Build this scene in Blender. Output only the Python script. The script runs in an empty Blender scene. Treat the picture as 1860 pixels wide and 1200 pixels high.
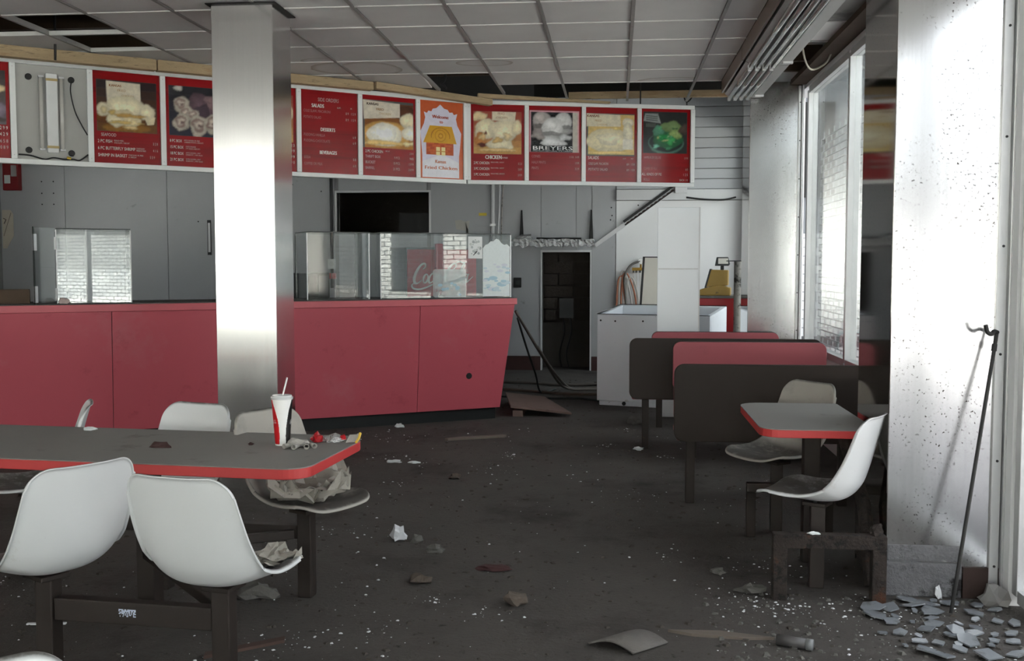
import bpy, bmesh, math, random
import numpy as np
from mathutils import Vector, Matrix
random.seed(7)
S = bpy.context.scene
COL = S.collection
R = math.radians

# ------------------------------------------------------------------ camera
cam = bpy.data.cameras.new('camera'); cam_o = bpy.data.objects.new('camera', cam); COL.objects.link(cam_o)
cam.sensor_width = 36.0; cam.lens = 36.0 * 1900 / 1860
cam_o.location = (0, 0, 1.5)
cam_o.rotation_euler = (R(90 - 3.674), 0, R(5.669))
cam.clip_end = 300
S.camera = cam_o

# ------------------------------------------------------------------ daylight: bright overcast sky, exposure
W = bpy.data.worlds.new('sky'); S.world = W; W.use_nodes = True
bgn = W.node_tree.nodes['Background']
bgn.inputs[0].default_value = (0.90, 0.955, 1.0, 1); bgn.inputs[1].default_value = 3.7
sun = bpy.data.lights.new('sun', 'SUN'); sun.energy = 50.0; sun.angle = R(2.0); sun.color = (1.0, .985, .965)
sun_o = bpy.data.objects.new('sun', sun); COL.objects.link(sun_o); sun_o.rotation_euler = (R(-20), 0, R(14))   # high hazy sun behind the building
S.view_settings.view_transform = 'Standard'; S.view_settings.look = 'None'
S.view_settings.exposure = 0.0; S.view_settings.gamma = 1.0; S.view_settings.use_curve_mapping = False

# ------------------------------------------------------------------ colour and material helpers
def lin(c):
    return tuple((v / 255 / 12.92) if v / 255 <= .04045 else ((v / 255 + .055) / 1.055) ** 2.4 for v in c)

def new_mat(name):
    m = bpy.data.materials.new(name); m.use_nodes = True
    nt = m.node_tree; return m, nt, nt.nodes['Principled BSDF']

def nd(nt, t, **kw):
    n = nt.nodes.new(t)
    for k, v in kw.items():
        if k.startswith('i_'):
            key = k[2:]; key = int(key) if key.isdigit() else key.replace('_', ' ')
            n.inputs[key].default_value = v
        else: setattr(n, k, v)
    return n

def coords(nt, scale=(1, 1, 1), kind='Object'):
    tc = nd(nt, 'ShaderNodeTexCoord'); mp = nd(nt, 'ShaderNodeMapping'); mp.inputs['Scale'].default_value = scale
    nt.links.new(tc.outputs[kind], mp.inputs[0]); return mp.outputs[0]

def noise(nt, vec, scale, detail=5, rough=.6):
    n = nd(nt, 'ShaderNodeTexNoise', i_Scale=scale, i_Detail=detail, i_Roughness=rough)
    nt.links.new(vec, n.inputs['Vector']); return n.outputs['Fac']

def ramp(nt, fac, a, b, ca=(0, 0, 0, 1), cb=(1, 1, 1, 1)):
    r = nd(nt, 'ShaderNodeValToRGB'); e = r.color_ramp.elements
    e[0].position = a; e[1].position = b; e[0].color = ca; e[1].color = cb
    nt.links.new(fac, r.inputs[0]); return r.outputs[0]

def mixc(nt, fac, a, b):
    m = nd(nt, 'ShaderNodeMix', data_type='RGBA')
    for sock, v in ((m.inputs[0], fac), (m.inputs[6], a), (m.inputs[7], b)):
        if hasattr(v, 'is_output') or isinstance(v, bpy.types.NodeSocket): nt.links.new(v, sock)
        else: sock.default_value = v if isinstance(v, float) else (*v[:3], 1)
    return m.outputs[2]

def mat(name, rgb, rough=.6, metal=0, var=.12, scale=6, bump=0, bscale=80, dirt=None, streak=None, spec=.5, coat=0, vec=(1, 1, 1), rvar=0):
    """rgb in 0..255 display values; dirt = (rgb, lo, hi, scale) patches; bump strength"""
    m, nt, P = new_mat(name); L = nt.links
    c = lin(rgb); v = coords(nt, vec)
    n = noise(nt, v, scale)
    base = mixc(nt, n, tuple(x * (1 - var) for x in c), tuple(min(1, x * (1 + var)) for x in c))
    for d in ([dirt] if dirt and not isinstance(dirt, list) else (dirt or [])):
        dv = coords(nt, d[4]) if len(d) > 4 else v
        dn = noise(nt, dv, d[3], 8, .7)
        base = mixc(nt, ramp(nt, dn, d[1], d[2]), base, lin(d[0]))
    L.new(base, P.inputs['Base Color'])
    P.inputs['Roughness'].default_value = rough; P.inputs['Metallic'].default_value = metal
    if rvar:
        rn = noise(nt, v, scale * 2.3, 6)
        mr = nd(nt, 'ShaderNodeMapRange'); mr.inputs[3].default_value = max(.02, rough - rvar); mr.inputs[4].default_value = min(1, rough + rvar)
        L.new(rn, mr.inputs[0]); L.new(mr.outputs[0], P.inputs['Roughness'])
    P.inputs['Specular IOR Level'].default_value = spec
    if coat: P.inputs['Coat Weight'].default_value = coat; P.inputs['Coat Roughness'].default_value = .15
    if bump:
        b = nd(nt, 'ShaderNodeBump', i_Strength=bump, i_Distance=.02)
        L.new(noise(nt, v, bscale, 6, .65), b.inputs['Height']); L.new(b.outputs[0], P.inputs['Normal'])
    return m

def glass_mat(name, tint=(.97, .99, .98), film=.06, film_col=(215, 220, 222), ior=1.5):
    """thin pane: see-through, mirror-like by the Fresnel law, with a patchy dust film"""
    m, nt, P = new_mat(name); L = nt.links; nt.nodes.remove(P)
    out = nt.nodes['Material Output']
    tr = nd(nt, 'ShaderNodeBsdfTransparent'); tr.inputs[0].default_value = (*tint, 1)
    gl = nd(nt, 'ShaderNodeBsdfGlossy'); gl.inputs['Roughness'].default_value = .015
    # Schlick's law on |cos| so that both faces of the thin pane behave alike
    ge = nd(nt, 'ShaderNodeNewGeometry'); dt = nd(nt, 'ShaderNodeVectorMath', operation='DOT_PRODUCT'); L.new(ge.outputs['Incoming'], dt.inputs[0]); L.new(ge.outputs['Normal'], dt.inputs[1])
    ab_ = nd(nt, 'ShaderNodeMath', operation='ABSOLUTE'); L.new(dt.outputs['Value'], ab_.inputs[0])
    om = nd(nt, 'ShaderNodeMath', operation='SUBTRACT', use_clamp=True); om.inputs[0].default_value = 1.0; L.new(ab_.outputs[0], om.inputs[1])
    pw = nd(nt, 'ShaderNodeMath', operation='POWER'); L.new(om.outputs[0], pw.inputs[0]); pw.inputs[1].default_value = 5.0
    r0 = ((ior - 1) / (ior + 1)) ** 2; fr = nd(nt, 'ShaderNodeMath', operation='MULTIPLY_ADD'); L.new(pw.outputs[0], fr.inputs[0]); fr.inputs[1].default_value = 1 - r0; fr.inputs[2].default_value = r0
    mx = nd(nt, 'ShaderNodeMixShader'); L.new(fr.outputs[0], mx.inputs[0]); L.new(tr.outputs[0], mx.inputs[1]); L.new(gl.outputs[0], mx.inputs[2])
    df = nd(nt, 'ShaderNodeBsdfDiffuse'); df.inputs[0].default_value = (*lin(film_col), 1)
    n = noise(nt, coords(nt), 3.5, 7, .65)
    mr = nd(nt, 'ShaderNodeMapRange'); mr.inputs[1].default_value = .3; mr.inputs[2].default_value = .75; mr.inputs[3].default_value = film * .4; mr.inputs[4].default_value = film * 1.8
    L.new(n, mr.inputs[0])
    m2 = nd(nt, 'ShaderNodeMixShader'); L.new(mr.outputs[0], m2.inputs[0]); L.new(mx.outputs[0], m2.inputs[1]); L.new(df.outputs[0], m2.inputs[2])
    L.new(m2.outputs[0], out.inputs[0]); return m

def print_mat(name, rough=.25, var=.18, scale=22):
    """printed sheet: the ink colours come from the mesh's colour attribute"""
    m, nt, P = new_mat(name); L = nt.links
    a = nd(nt, 'ShaderNodeVertexColor', layer_name='Col')
    n = noise(nt, coords(nt), scale, 6, .7)
    g = nd(nt, 'ShaderNodeMapRange'); g.inputs[3].default_value = 1 - var; g.inputs[4].default_value = 1 + var * .6
    L.new(n, g.inputs[0])
    mu = nd(nt, 'ShaderNodeVectorMath', operation='SCALE'); L.new(a.outputs[0], mu.inputs[0]); L.new(g.outputs[0], mu.inputs['Scale'])
    L.new(mu.outputs[0], P.inputs['Base Color']); P.inputs['Roughness'].default_value = rough
    return m

def steel_mat(name, rgb, rough, grain=.25, specks=.64, scuff=(.60, .72)):
    """brushed stainless cladding: vertical grain, small rust specks, crust low down where dirt splashed"""
    m, nt, P = new_mat(name); L = nt.links
    c = lin(rgb); v = coords(nt, (70, 70, 1.2)); v2 = coords(nt)
    base = mixc(nt, noise(nt, v, 1.0, 6, .7), tuple(x * (1 - grain) for x in c), tuple(min(1, x * (1 + grain)) for x in c))
    sp = ramp(nt, noise(nt, v2, 85, 3, .5), specks, specks + .06)
    cl = ramp(nt, noise(nt, v2, 3.0, 3, .6), .38, .60)
    mm = nd(nt, 'ShaderNodeMath', operation='MULTIPLY'); L.new(sp, mm.inputs[0]); L.new(cl, mm.inputs[1])
    base = mixc(nt, mm.outputs[0], base, lin((70, 62, 56)))
    sx = nd(nt, 'ShaderNodeSeparateXYZ'); L.new(v2, sx.inputs[0])
    lo = nd(nt, 'ShaderNodeMapRange'); lo.inputs[1].default_value = .62; lo.inputs[2].default_value = .12; lo.inputs[3].default_value = -.22; lo.inputs[4].default_value = .06
    L.new(sx.outputs[2], lo.inputs[0])
    ad = nd(nt, 'ShaderNodeMath', operation='ADD'); L.new(noise(nt, v2, 26, 8, .75), ad.inputs[0]); L.new(lo.outputs[0], ad.inputs[1])
    cr = ramp(nt, ad.outputs[0], scuff[0], scuff[1])
    base = mixc(nt, cr, base, lin((150, 150, 152)))
    L.new(base, P.inputs['Base Color'])
    inv = nd(nt, 'ShaderNodeMath', operation='SUBTRACT'); inv.inputs[0].default_value = 1.0; L.new(cr, inv.inputs[1])
    L.new(inv.outputs[0], P.inputs['Metallic'])
    rr = nd(nt, 'ShaderNodeMapRange'); rr.inputs[3].default_value = rough * .88; rr.inputs[4].default_value = rough * 1.14
    L.new(noise(nt, v, .6, 4, .6), rr.inputs[0]); L.new(rr.outputs[0], P.inputs['Roughness'])
    b = nd(nt, 'ShaderNodeBump', i_Strength=.025, i_Distance=.01); L.new(noise(nt, v2, 1.6, 2, .5), b.inputs['Height']); L.new(b.outputs[0], P.inputs['Normal'])
    return m

# ------------------------------------------------------------------ mesh helpers
class MB:
    def __init__(s): s.v = []; s.f = []; s.m = []; s.c = []; s.has_c = False
    def add(s, vs, fs, m=0, c=None):
        o = len(s.v); s.v += [tuple(p) for p in vs]
        for f in fs: s.f.append([o + i for i in f]); s.m.append(m); s.c.append(c)
        if c: s.has_c = True
        return s
    def box(s, x0, x1, y0, y1, z0, z1, m=0, c=None, M=None):
        vs = [Vector((x, y, z)) for z in (z0, z1) for y in (y0, y1) for x in (x0, x1)]
        if M: vs = [M @ p for p in vs]
        return s.add(vs, [(0, 2, 3, 1), (4, 5, 7, 6), (0, 1, 5, 4), (2, 6, 7, 3), (0, 4, 6, 2), (1, 3, 7, 5)], m, c)
    def prism(s, pts, z0, z1, m=0, mside=None, c=None, M=None):
        """polygon in xy (ccw) extruded in z"""
        n = len(pts); vs = [Vector((p[0], p[1], z0)) for p in pts] + [Vector((p[0], p[1], z1)) for p in pts]
        if M: vs = [M @ p for p in vs]
        s.add(vs, [list(range(n))[::-1], list(range(n, 2 * n))], m, c)
        o = len(s.v) - 2 * n
        for i in range(n):
            j = (i + 1) % n; s.f.append([o + i, o + j, o + n + j, o + n + i]); s.m.append(m if mside is None else mside); s.c.append(c)
        return s
    def tube(s, path, r, n=8, m=0, c=None, caps=True):
        path = [Vector(p) for p in path]; rings = []; prev = None
        for i, p in enumerate(path):
            d = (path[min(i + 1, len(path) - 1)] - path[max(i - 1, 0)]).normalized()
            if prev is None:
                a = d.orthogonal().normalized()
            else:
                a = (prev - d * prev.dot(d)); a = a.normalized() if a.length > 1e-6 else d.orthogonal().normalized()
            prev = a; b = d.cross(a); rr = r[i] if isinstance(r, (list, tuple)) else r
            rings.append([p + (a * math.cos(2 * math.pi * k / n) + b * math.sin(2 * math.pi * k / n)) * rr for k in range(n)])
        vs = [q for g in rings for q in g]; fs = []
        for i in range(len(rings) - 1):
            for k in range(n):
                k2 = (k + 1) % n; fs.append((i * n + k, i * n + k2, (i + 1) * n + k2, (i + 1) * n + k))
        if caps: fs += [tuple(range(n))[::-1], tuple(range((len(rings) - 1) * n, len(rings) * n))]
        return s.add(vs, fs, m, c)
    def poly(s, pts, m=0, c=None): return s.add(pts, [tuple(range(len(pts)))], m, c)
    def build(s, name, mats, parent=None, smooth=False, bevel=0, seg=2):
        me = bpy.data.meshes.new(name); me.from_pydata(s.v, [], s.f)
        for mm in (mats if isinstance(mats, (list, tuple)) else [mats]): me.materials.append(mm)
        me.polygons.foreach_set('material_index', s.m)
        if s.has_c:
            at = me.color_attributes.new('Col', 'FLOAT_COLOR', 'CORNER')
            for p in me.polygons:
                cc = s.c[p.index] or (1, 1, 1)
                for li in p.loop_indices: at.data[li].color = (*cc[:3], 1)
        if getattr(s, 'vc', None) is not None:
            at = me.color_attributes.new('Col', 'FLOAT_COLOR', 'POINT'); at.data.foreach_set('color', np.hstack([s.vc, np.ones((len(s.vc), 1))]).astype(np.float32).ravel())
        if smooth: me.polygons.foreach_set('use_smooth', [True] * len(me.polygons))
        me.update(); o = bpy.data.objects.new(name, me); COL.objects.link(o)
        if parent: o.parent = parent
        if bevel:
            b = o.modifiers.new('bevel', 'BEVEL'); b.width = bevel; b.segments = seg; b.limit_method = 'ANGLE'; b.angle_limit = R(40)
        return o

def tag(o, label, cat, group=None, kind=None):
    o['label'] = label; o['category'] = cat
    if group: o['group'] = group
    if kind: o['kind'] = kind
    return o
def empty(name, loc=(0, 0, 0), rz=0):
    o = bpy.data.objects.new(name, None); COL.objects.link(o); o.location = loc; o.rotation_euler = (0, 0, rz); o.empty_display_size = .1; return o
def thing(name, label, cat, loc=(0, 0, 0), rz=0, group=None, kind=None): return tag(empty(name, loc, rz), label, cat, group, kind)
def struct(o, label=None):
    o['kind'] = 'structure'
    if label: o['label'] = label
    return o
def box(name, x0, x1, y0, y1, z0, z1, m, parent=None, bevel=0): return MB().box(x0, x1, y0, y1, z0, z1).build(name, m, parent, bevel=bevel)
def copy_tree(o, parent=None):
    c = o.copy(); COL.objects.link(c)
    if parent: c.parent = parent
    for ch in list(o.children): copy_tree(ch, c)
    return c
def smooth_path(pts, n=6):
    """Catmull-Rom through the points"""
    P = [Vector(p) for p in pts]; out = []
    for i in range(len(P) - 1):
        a, b, c, d = P[max(i - 1, 0)], P[i], P[i + 1], P[min(i + 2, len(P) - 1)]
        for k in range(n):
            t = k / n
            out.append(.5 * ((2 * b) + (-a + c) * t + (2 * a - 5 * b + 4 * c - d) * t * t + (-a + 3 * b - 3 * c + d) * t ** 3))
    return out + [P[-1]]
def round_rect(x0, x1, y0, y1, r, n=5):
    if not isinstance(r, (list, tuple)): r = [r] * 4     # order: (x1,y0) (x1,y1) (x0,y1) (x0,y0)
    out = []
    for (cx, cy, a0, rr) in ((x1, y0, -90, r[0]), (x1, y1, 0, r[1]), (x0, y1, 90, r[2]), (x0, y0, 180, r[3])):
        ox = cx - rr if cx == x1 else cx + rr; oy = cy - rr if cy == y1 else cy + rr
        for k in range(n + 1):
            a = R(a0 + 90 * k / n); out.append((ox + rr * math.cos(a), oy + rr * math.sin(a)))
    return out

_tc = {}
def text_shape(s):
    """outline of a string in the built-in font: (verts, faces, width, cap height)"""
    if s in _tc: return _tc[s]
    cu = bpy.data.curves.new('t', 'FONT'); cu.body = s; cu.resolution_u = 2; cu.size = 1
    o = bpy.data.objects.new('t', cu); COL.objects.link(o)
    dg = bpy.context.evaluated_depsgraph_get(); dg.update()
    me = bpy.data.meshes.new_from_object(o.evaluated_get(dg))
    vs = [(v.co.x, v.co.y) for v in me.vertices]; fs = [tuple(p.vertices) for p in me.polygons]
    bpy.data.objects.remove(o); bpy.data.curves.remove(cu); bpy.data.meshes.remove(me)
    w = max((v[0] for v in vs), default=0)
    _tc[s] = (vs, fs, w, .73); return _tc[s]
def put_text(mb, s, x, y, cap, place, color, xs=.75, align='l', width=None, bold=0, lift=0, m=0):
    vs, fs, w, ch = text_shape(s)
    k = cap / ch; kx = k * xs
    if width: kx = width / max(w, 1e-6)
    ox = x if align == 'l' else (x - w * kx / 2 if align == 'c' else x - w * kx)
    for dx in ((0,) if not bold else (-bold * cap, bold * cap)):
        mb.add([place(ox + vx * kx + dx, y + vy * k, lift) for vx, vy in vs], fs, m, lin(color))
        lift += .0002

# ------------------------------------------------------------------ materials
m_floor = mat('dusty_dark_floor', (88, 84, 81), .85, 0, .38, 2.2, .7, 45, dirt=[((52, 48, 46), .50, .70, 1.1), ((100, 95, 91), .60, .80, 7), ((42, 39, 37), .60, .70, 16)], spec=.25)
m_tile = mat('ceiling_tile_white', (214, 213, 211), .9, 0, .08, 3, .25, 180)
m_bar2 = mat('cross_bar_paint', (216, 215, 212), .45, 0, .06, 10)
m_bar = mat('grid_bar_paint', (150, 148, 145), .55, 0, .15, 10, dirt=((96, 84, 72), .6, .75, 9))
m_dark = mat('dark_void', (26, 24, 23), .9, 0, .3, 4)
m_wood = mat('old_tan_wood', (182, 160, 126), .8, 0, .25, 5, .5, 40, vec=(1, 1, 8), dirt=[((150, 104, 58), .56, .70, 1.6), ((86, 72, 58), .58, .70, 9), ((216, 204, 180), .66, .74, 6)])
m_joist = mat('dark_joist_wood', (78, 62, 48), .85, 0, .3, 6)
m_wall = mat('grey_painted_panel', (176, 178, 181), .5, 0, .06, 1.2, dirt=[((120, 118, 116), .66, .78, 4)])
m_wallw = mat('white_painted_wall', (232, 233, 234), .5, 0, .04, 1.5, dirt=((170, 168, 164), .70, .8, 9))
m_wallr = mat('wall_plain_grey', (150, 150, 150), .7, 0, .1, 2)
m_siding = mat('pale_siding', (190, 193, 196), .45, 0, .06, 3)
m_base = mat('dark_red_baseboard', (66, 40, 38), .7, 0, .3, 8)
m_trim = mat('white_trim_paint', (214, 215, 216), .45, 0, .08, 6, dirt=((110, 106, 100), .66, .74, 12))
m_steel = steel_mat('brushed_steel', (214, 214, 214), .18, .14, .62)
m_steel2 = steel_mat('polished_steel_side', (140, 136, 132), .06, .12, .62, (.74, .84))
m_steelp = steel_mat('brushed_steel_pillar', (226, 225, 224), .17, .08, .76, (.95, 1.0))
m_alu = mat('aluminium_frame', (205, 206, 207), .42, .75, .1, 5, dirt=((90, 88, 86), .68, .78, 20))
m_black = mat('black_rubber', (18, 18, 19), .5, 0, .2, 10)
m_glass = glass_mat('window_glass', film=.10)
m_caseglass = glass_mat('case_glass', tint=(.955, .98, .972), film=.03, ior=2.1)
m_conc = mat('pale_concrete', (206, 204, 200), .9, 0, .12, 1.0, .2, 30)
m_brickw = None

def brick_mat():
    m, nt, P = new_mat('white_block_wall'); b = nd(nt, 'ShaderNodeTexBrick', i_Scale=1.0)
    b.inputs['Color1'].default_value = (*lin((206, 206, 204)), 1); b.inputs['Color2'].default_value = (*lin((176, 178, 180)), 1); b.inputs['Mortar'].default_value = (*lin((120, 122, 124)), 1)
    b.inputs['Brick Width'].default_value = .4; b.inputs['Row Height'].default_value = .2; b.inputs['Mortar Size'].default_value = .012
    tc = nd(nt, 'ShaderNodeTexCoord'); cx = nd(nt, 'ShaderNodeSeparateXYZ'); cm = nd(nt, 'ShaderNodeCombineXYZ')
    nt.links.new(tc.outputs['Object'], cx.inputs[0]); ad = nd(nt, 'ShaderNodeMath', operation='ADD')
    nt.links.new(cx.outputs[0], ad.inputs[0]); nt.links.new(cx.outputs[1], ad.inputs[1]); nt.links.new(ad.outputs[0], cm.inputs[0]); nt.links.new(cx.outputs[2], cm.inputs[1])
    nt.links.new(cm.outputs[0], b.inputs['Vector']); nt.links.new(b.outputs['Color'], P.inputs['Base Color']); P.inputs['Roughness'].default_value = .85
    return m
m_brickw = brick_mat()

# ------------------------------------------------------------------ room shell
XR, XL, YF, YB, ZC, ZR = 1.72, -9.0, -3.0, 14.65, 3.176, 3.8
struct(box('floor', XL, XR + .2, YF - .2, 17.6, -.12, 0, m_floor), 'dark dirt-covered floor strewn with crumbs and glass')
struct(box('ground_outside', -30, 40, -40, 50, -.30, -.14, m_conc), 'pale concrete ground outside the windows')
struct(box('roof', XL - .2, XR + .35, YF - .2, 17.8, ZR, ZR + .2, m_dark), 'dark roof deck above the suspended ceiling')

# wall_back: a backing with the serving hatch and the doorway left open, faced with separate panels
wb = MB()
HX0, HX1, HZ0, HZ1 = -3.956, -2.627, 1.93, 2.50
DX0, DX1, DZ1 = -1.028, -.36, 1.655
for x0, x1, z0, z1 in ((XL, HX0, 0, ZR), (HX0, HX1, 0, HZ0), (HX0, HX1, HZ1, ZR), (HX1, DX0, 0, ZR), (DX0, DX1, DZ1, ZR), (DX1, XR, 0, ZR)):
    wb.box(x0, x1, YB, YB + .14, z0, z1)
wall_back = struct(wb.build('wall_back', m_wallr), 'back wall of the serving area with hatch and low doorway')
for x0, x1, z0, z1, mm in ((XL, -8.014, .2, ZR, m_wall), (-8.006, -6.466, .2, ZR, m_wall), (-6.458, -5.05, .2, ZR, m_wall), (-5.042, -3.99, .2, ZR, m_wall), (-3.93, -2.66, HZ1 + .03, ZR, m_wall), (-3.93, -2.66, .2, HZ0 - .02, m_wall),
                       (-2.60, -1.756, .2, ZR, m_wall), (-1.748, -1.05, .2, ZR, m_wall), (-1.042, -.559, DZ1 + .03, ZR, m_wall), (-.551, -.34, DZ1 + .03, ZR, m_wall), (-.332, -.012, .2, ZR, m_wall), (.0, XR, .2, 2.36, m_wallw)):
    box('wall_panel', x0, x1, YB - .014, YB - .001, z0, z1, mm, wall_back)
for k in range(9): box('siding_board', .0, XR, YB - .026, YB - .001, 2.52 + k * .14, 2.52 + k * .14 + .132, m_siding, wall_back, bevel=.006)
for x0, x1 in ((XL, DX0 - .02), (DX1 + .02, XR)):
    box('base_strip', x0, x1, YB - .03, YB - .001, 0, .195, m_base, wall_back)
struct(box('trim_1', .0, XR, YB - .07, YB - .016, 2.37, 2.51, m_trim), 'white horizontal channel on the back wall')
for x, z in ((-8.36, 2.69), (-8.18, 2.69), (-8.36, 2.52), (-8.18, 2.52), (-8.36, 2.36), (-8.18, 2.36), (-4.18, 2.74), (-4.60, 2.62), (-4.18, 2.52), (.30, 2.30), (-.07, 2.27), (-.06, 2.16), (-.08, 2.10), (-2.26, 2.66), (-6.0, 2.1), (-.9, 1.3)):
    MB().tube([(x, YB - .017, z), (x, YB - .013, z)], .011, 6).build('screw_hole', m_black, wall_back)
# frames of hatch and door
hf = MB(); t = .028
hf.box(HX0 - t, HX0, YB - .03, YB + .1, HZ0 - t, HZ1 + t); hf.box(HX1, HX1 + t, YB - .03, YB + .1, HZ0 - t, HZ1 + t); hf.box(HX0, HX1, YB - .03, YB + .1, HZ1, HZ1 + t); hf.box(HX0, HX1, YB - .06, YB + .1, HZ0 - t, HZ0)
struct(hf.build('window_4', m_trim), 'white frame of the dark serving hatch in the back wall')
df = MB(); df.box(DX0 - .022, DX0, YB - .03, YB + .1, 0, DZ1 + .03); df.box(DX1, DX1 + .022, YB - .03, YB + .1, 0, DZ1 + .03); df.box(DX0, DX1, YB - .03, YB + .1, DZ1, DZ1 + .03)
struct(df.build('door_1', m_trim), 'white frame of the low dark doorway')
# the unlit store room behind, with a block wall seen through the doorway
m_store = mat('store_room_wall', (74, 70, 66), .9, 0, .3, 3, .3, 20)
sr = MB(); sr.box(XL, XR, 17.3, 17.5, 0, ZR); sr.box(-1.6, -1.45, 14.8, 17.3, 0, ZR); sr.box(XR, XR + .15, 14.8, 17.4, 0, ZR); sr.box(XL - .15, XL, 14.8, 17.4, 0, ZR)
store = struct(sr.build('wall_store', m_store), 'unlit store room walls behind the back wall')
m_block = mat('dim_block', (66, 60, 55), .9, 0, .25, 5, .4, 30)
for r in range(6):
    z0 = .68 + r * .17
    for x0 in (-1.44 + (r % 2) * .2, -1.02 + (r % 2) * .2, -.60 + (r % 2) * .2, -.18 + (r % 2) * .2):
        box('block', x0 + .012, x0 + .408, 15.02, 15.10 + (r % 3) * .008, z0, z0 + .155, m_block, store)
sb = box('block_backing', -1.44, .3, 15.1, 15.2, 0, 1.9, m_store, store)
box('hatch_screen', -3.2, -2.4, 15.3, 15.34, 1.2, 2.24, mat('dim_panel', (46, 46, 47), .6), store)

# side and front walls
wl = MB()
for y0, y1, z0, z1 in ((YF, 9.6, 0, ZR), (12.8, YB + .14, 0, ZR), (9.6, 12.8, 0, 1.25), (9.6, 12.8, 2.3, ZR)): wl.box(XL - .15, XL, y0, y1, z0, z1)
struct(wl.build('wall_left', m_wallr), 'plain grey wall on the far left')
wr = MB(); T = .16
wr.box(XR, XR + T, 5.3, 10.5, 0, .71); wr.box(XR, XR + T, 5.3, 10.5, 3.10, ZR)           # sill wall and header between the columns
wr.box(XR, XR + T, 14.45, YB + .14, 0, ZR); wr.box(XR, XR + T, 10.5, 14.45, 0, .62); wr.box(XR, XR + T, 10.5, 14.45, 3.3, ZR)
wr.box(XR, XR + T, 4.70, 5.3, 0, ZR); wr.box(XR, XR + T, YF, 4.70, 2.85, ZR)
struct(wr.build('wall_right', m_wallw), 'right wall of sill, header and piers between the windows')
wf = MB(); wf.box(XL, XR + T, YF - .16, YF, 0, .80); wf.box(XL, XR + T, YF - .16, YF, 2.98, ZR)
for x in (XL, -7.2, -3.9, 1.36): wf.box(x, x + .36, YF - .16, YF, .80, 2.98)
struct(wf.build('wall_front', m_wallr), 'front wall behind the viewer with wide shop windows')

def window_on_x(name, label, x, y0, y1, z0, z1, posts, rails=(), m=m_alu, w=.055, glass=True, broken=()):
    """glazing in a plane of constant x: a frame with mullions, one pane per bay"""
    e = empty(name); struct(e, label); e.location = (x, 0, 0)
    ys = [y0] + list(posts) + [y1]
    for k, y in enumerate(ys): box('mullion', .01, .10, y - w / 2, y + w / 2, z0, z1, m, e, bevel=.004)
    for z in (z0, *rails, z1):
        for a, b in zip(ys[:-1], ys[1:]): box('rail', .015, .095, a + w / 2, b - w / 2, z - w / 2, z + w / 2, m, e)
    if glass:
        for a, b in zip(ys[:-1], ys[1:]):
            zs = [z0, *rails, z1]
            if b in broken: continue
            for c, d in zip(zs[:-1], zs[1:]): box('pane', .052, .058, a + w / 2, b - w / 2, c + w / 2, d - w / 2, m_glass, e)
    return e
window_on_x('window_1', 'tall aluminium window between the two steel columns', XR, 5.42, 9.86, .74, 3.07, (6.75, 8.16))
window_on_x('window_2', 'floor-to-head shop glazing to the right of the near column', XR, YF + .05, 4.66, .06, 2.82, (-1.4, .2, 1.8, 3.3), broken=(4.66, 3.3))
window_on_x('added_window_3', 'unseen side window assumed beyond the far steel column, sized for kitchen light', XR, 10.53, 14.42, .65, 3.27, (12.5,))  # unseen window, added and enlarged to brighten the kitchen end
wk = struct(empty('added_window_6'), 'unseen window added in the left wall to light the kitchen')  # unseen window, added to brighten the left kitchen wall
for y in (9.63, 11.2, 12.77): box('mullion', XL - .10, XL - .03, y - .03, y + .03, 1.25, 2.3, m_alu, wk)
for y0, y1 in ((9.66, 11.17), (11.23, 12.74)): box('pane', XL - .07, XL - .064, y0, y1, 1.25, 2.3, m_glass, wk)
we = struct(empty('window_5'), 'shop windows in the front wall'); 
for a, b in ((XL + .36, -7.2), (-6.84, -3.9), (-3.54, 1.36)):
    for x in (a, (a + b) / 2, b): box('mullion', x - .03, x + .03, YF - .12, YF - .03, .80, 2.98, m_alu, we)
    for x0, x1 in ((a, (a + b) / 2), ((a + b) / 2, b)):
        box('pane', x0 + .03, x1 - .03, YF - .08, YF - .074, .82, 2.96, m_glass, we)

# rolling security grilles outside the glass: rods with staggered links
m_grille = mat('grille_metal', (150, 152, 155), .4, .6, .1, 9)
def grille(name, label, p0, p1, z0, z1, step=.062, link=.23):
    a, b = Vector((*p0, 0)), Vector((*p1, 0)); d = (b - a); Ln = d.length; d.normalize()
    e = thing(name, label, 'grille', (0, 0, 0)); rods = MB(); links = MB(); k = 0; z = z0
    n = Vector((-d.y, d.x, 0))
    def bar(mb, c0, c1, r):
        ax = (c1 - c0).normalized(); u = n * r; w = ax.cross(n) * r
        mb.add([c0 + u + w, c0 - u + w, c0 - u - w, c0 + u - w, c1 + u + w, c1 - u + w, c1 - u - w, c1 + u - w], [(0, 1, 5, 4), (1, 2, 6, 5), (2, 3, 7, 6), (3, 0, 4, 7)])
    while z < z1:
        bar(rods, a + Vector((0, 0, z)), b + Vector((0, 0, z)), .005)
        s = (k % 2) * link / 2 + .03
        while s < Ln:
            q = a + d * s + Vector((0, 0, z)); bar(links, q, q + Vector((0, 0, step)), .005); s += link
        z += step; k += 1
    o = rods.build('rods', m_grille, e); o['kind'] = 'stuff'; o = links.build('links', m_grille, e); o['kind'] = 'stuff'
    return e
grille('security_grille', 'rolling security grille outside the tall window between the steel columns', (XR + .22, 5.2), (XR + .22, 10.3), .5, 2.72)
grille('security_grille', 'half-raised rolling security grille outside the front shop windows', (XL, YF - .3), (XR, YF - .3), 2.1, 2.95, .07, .26)

grille('security_grille', 'rolling security grille outside the glazing right of the near column', (XR + .22, YF), (XR + .22, 4.6), .1, 2.72)

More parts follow.
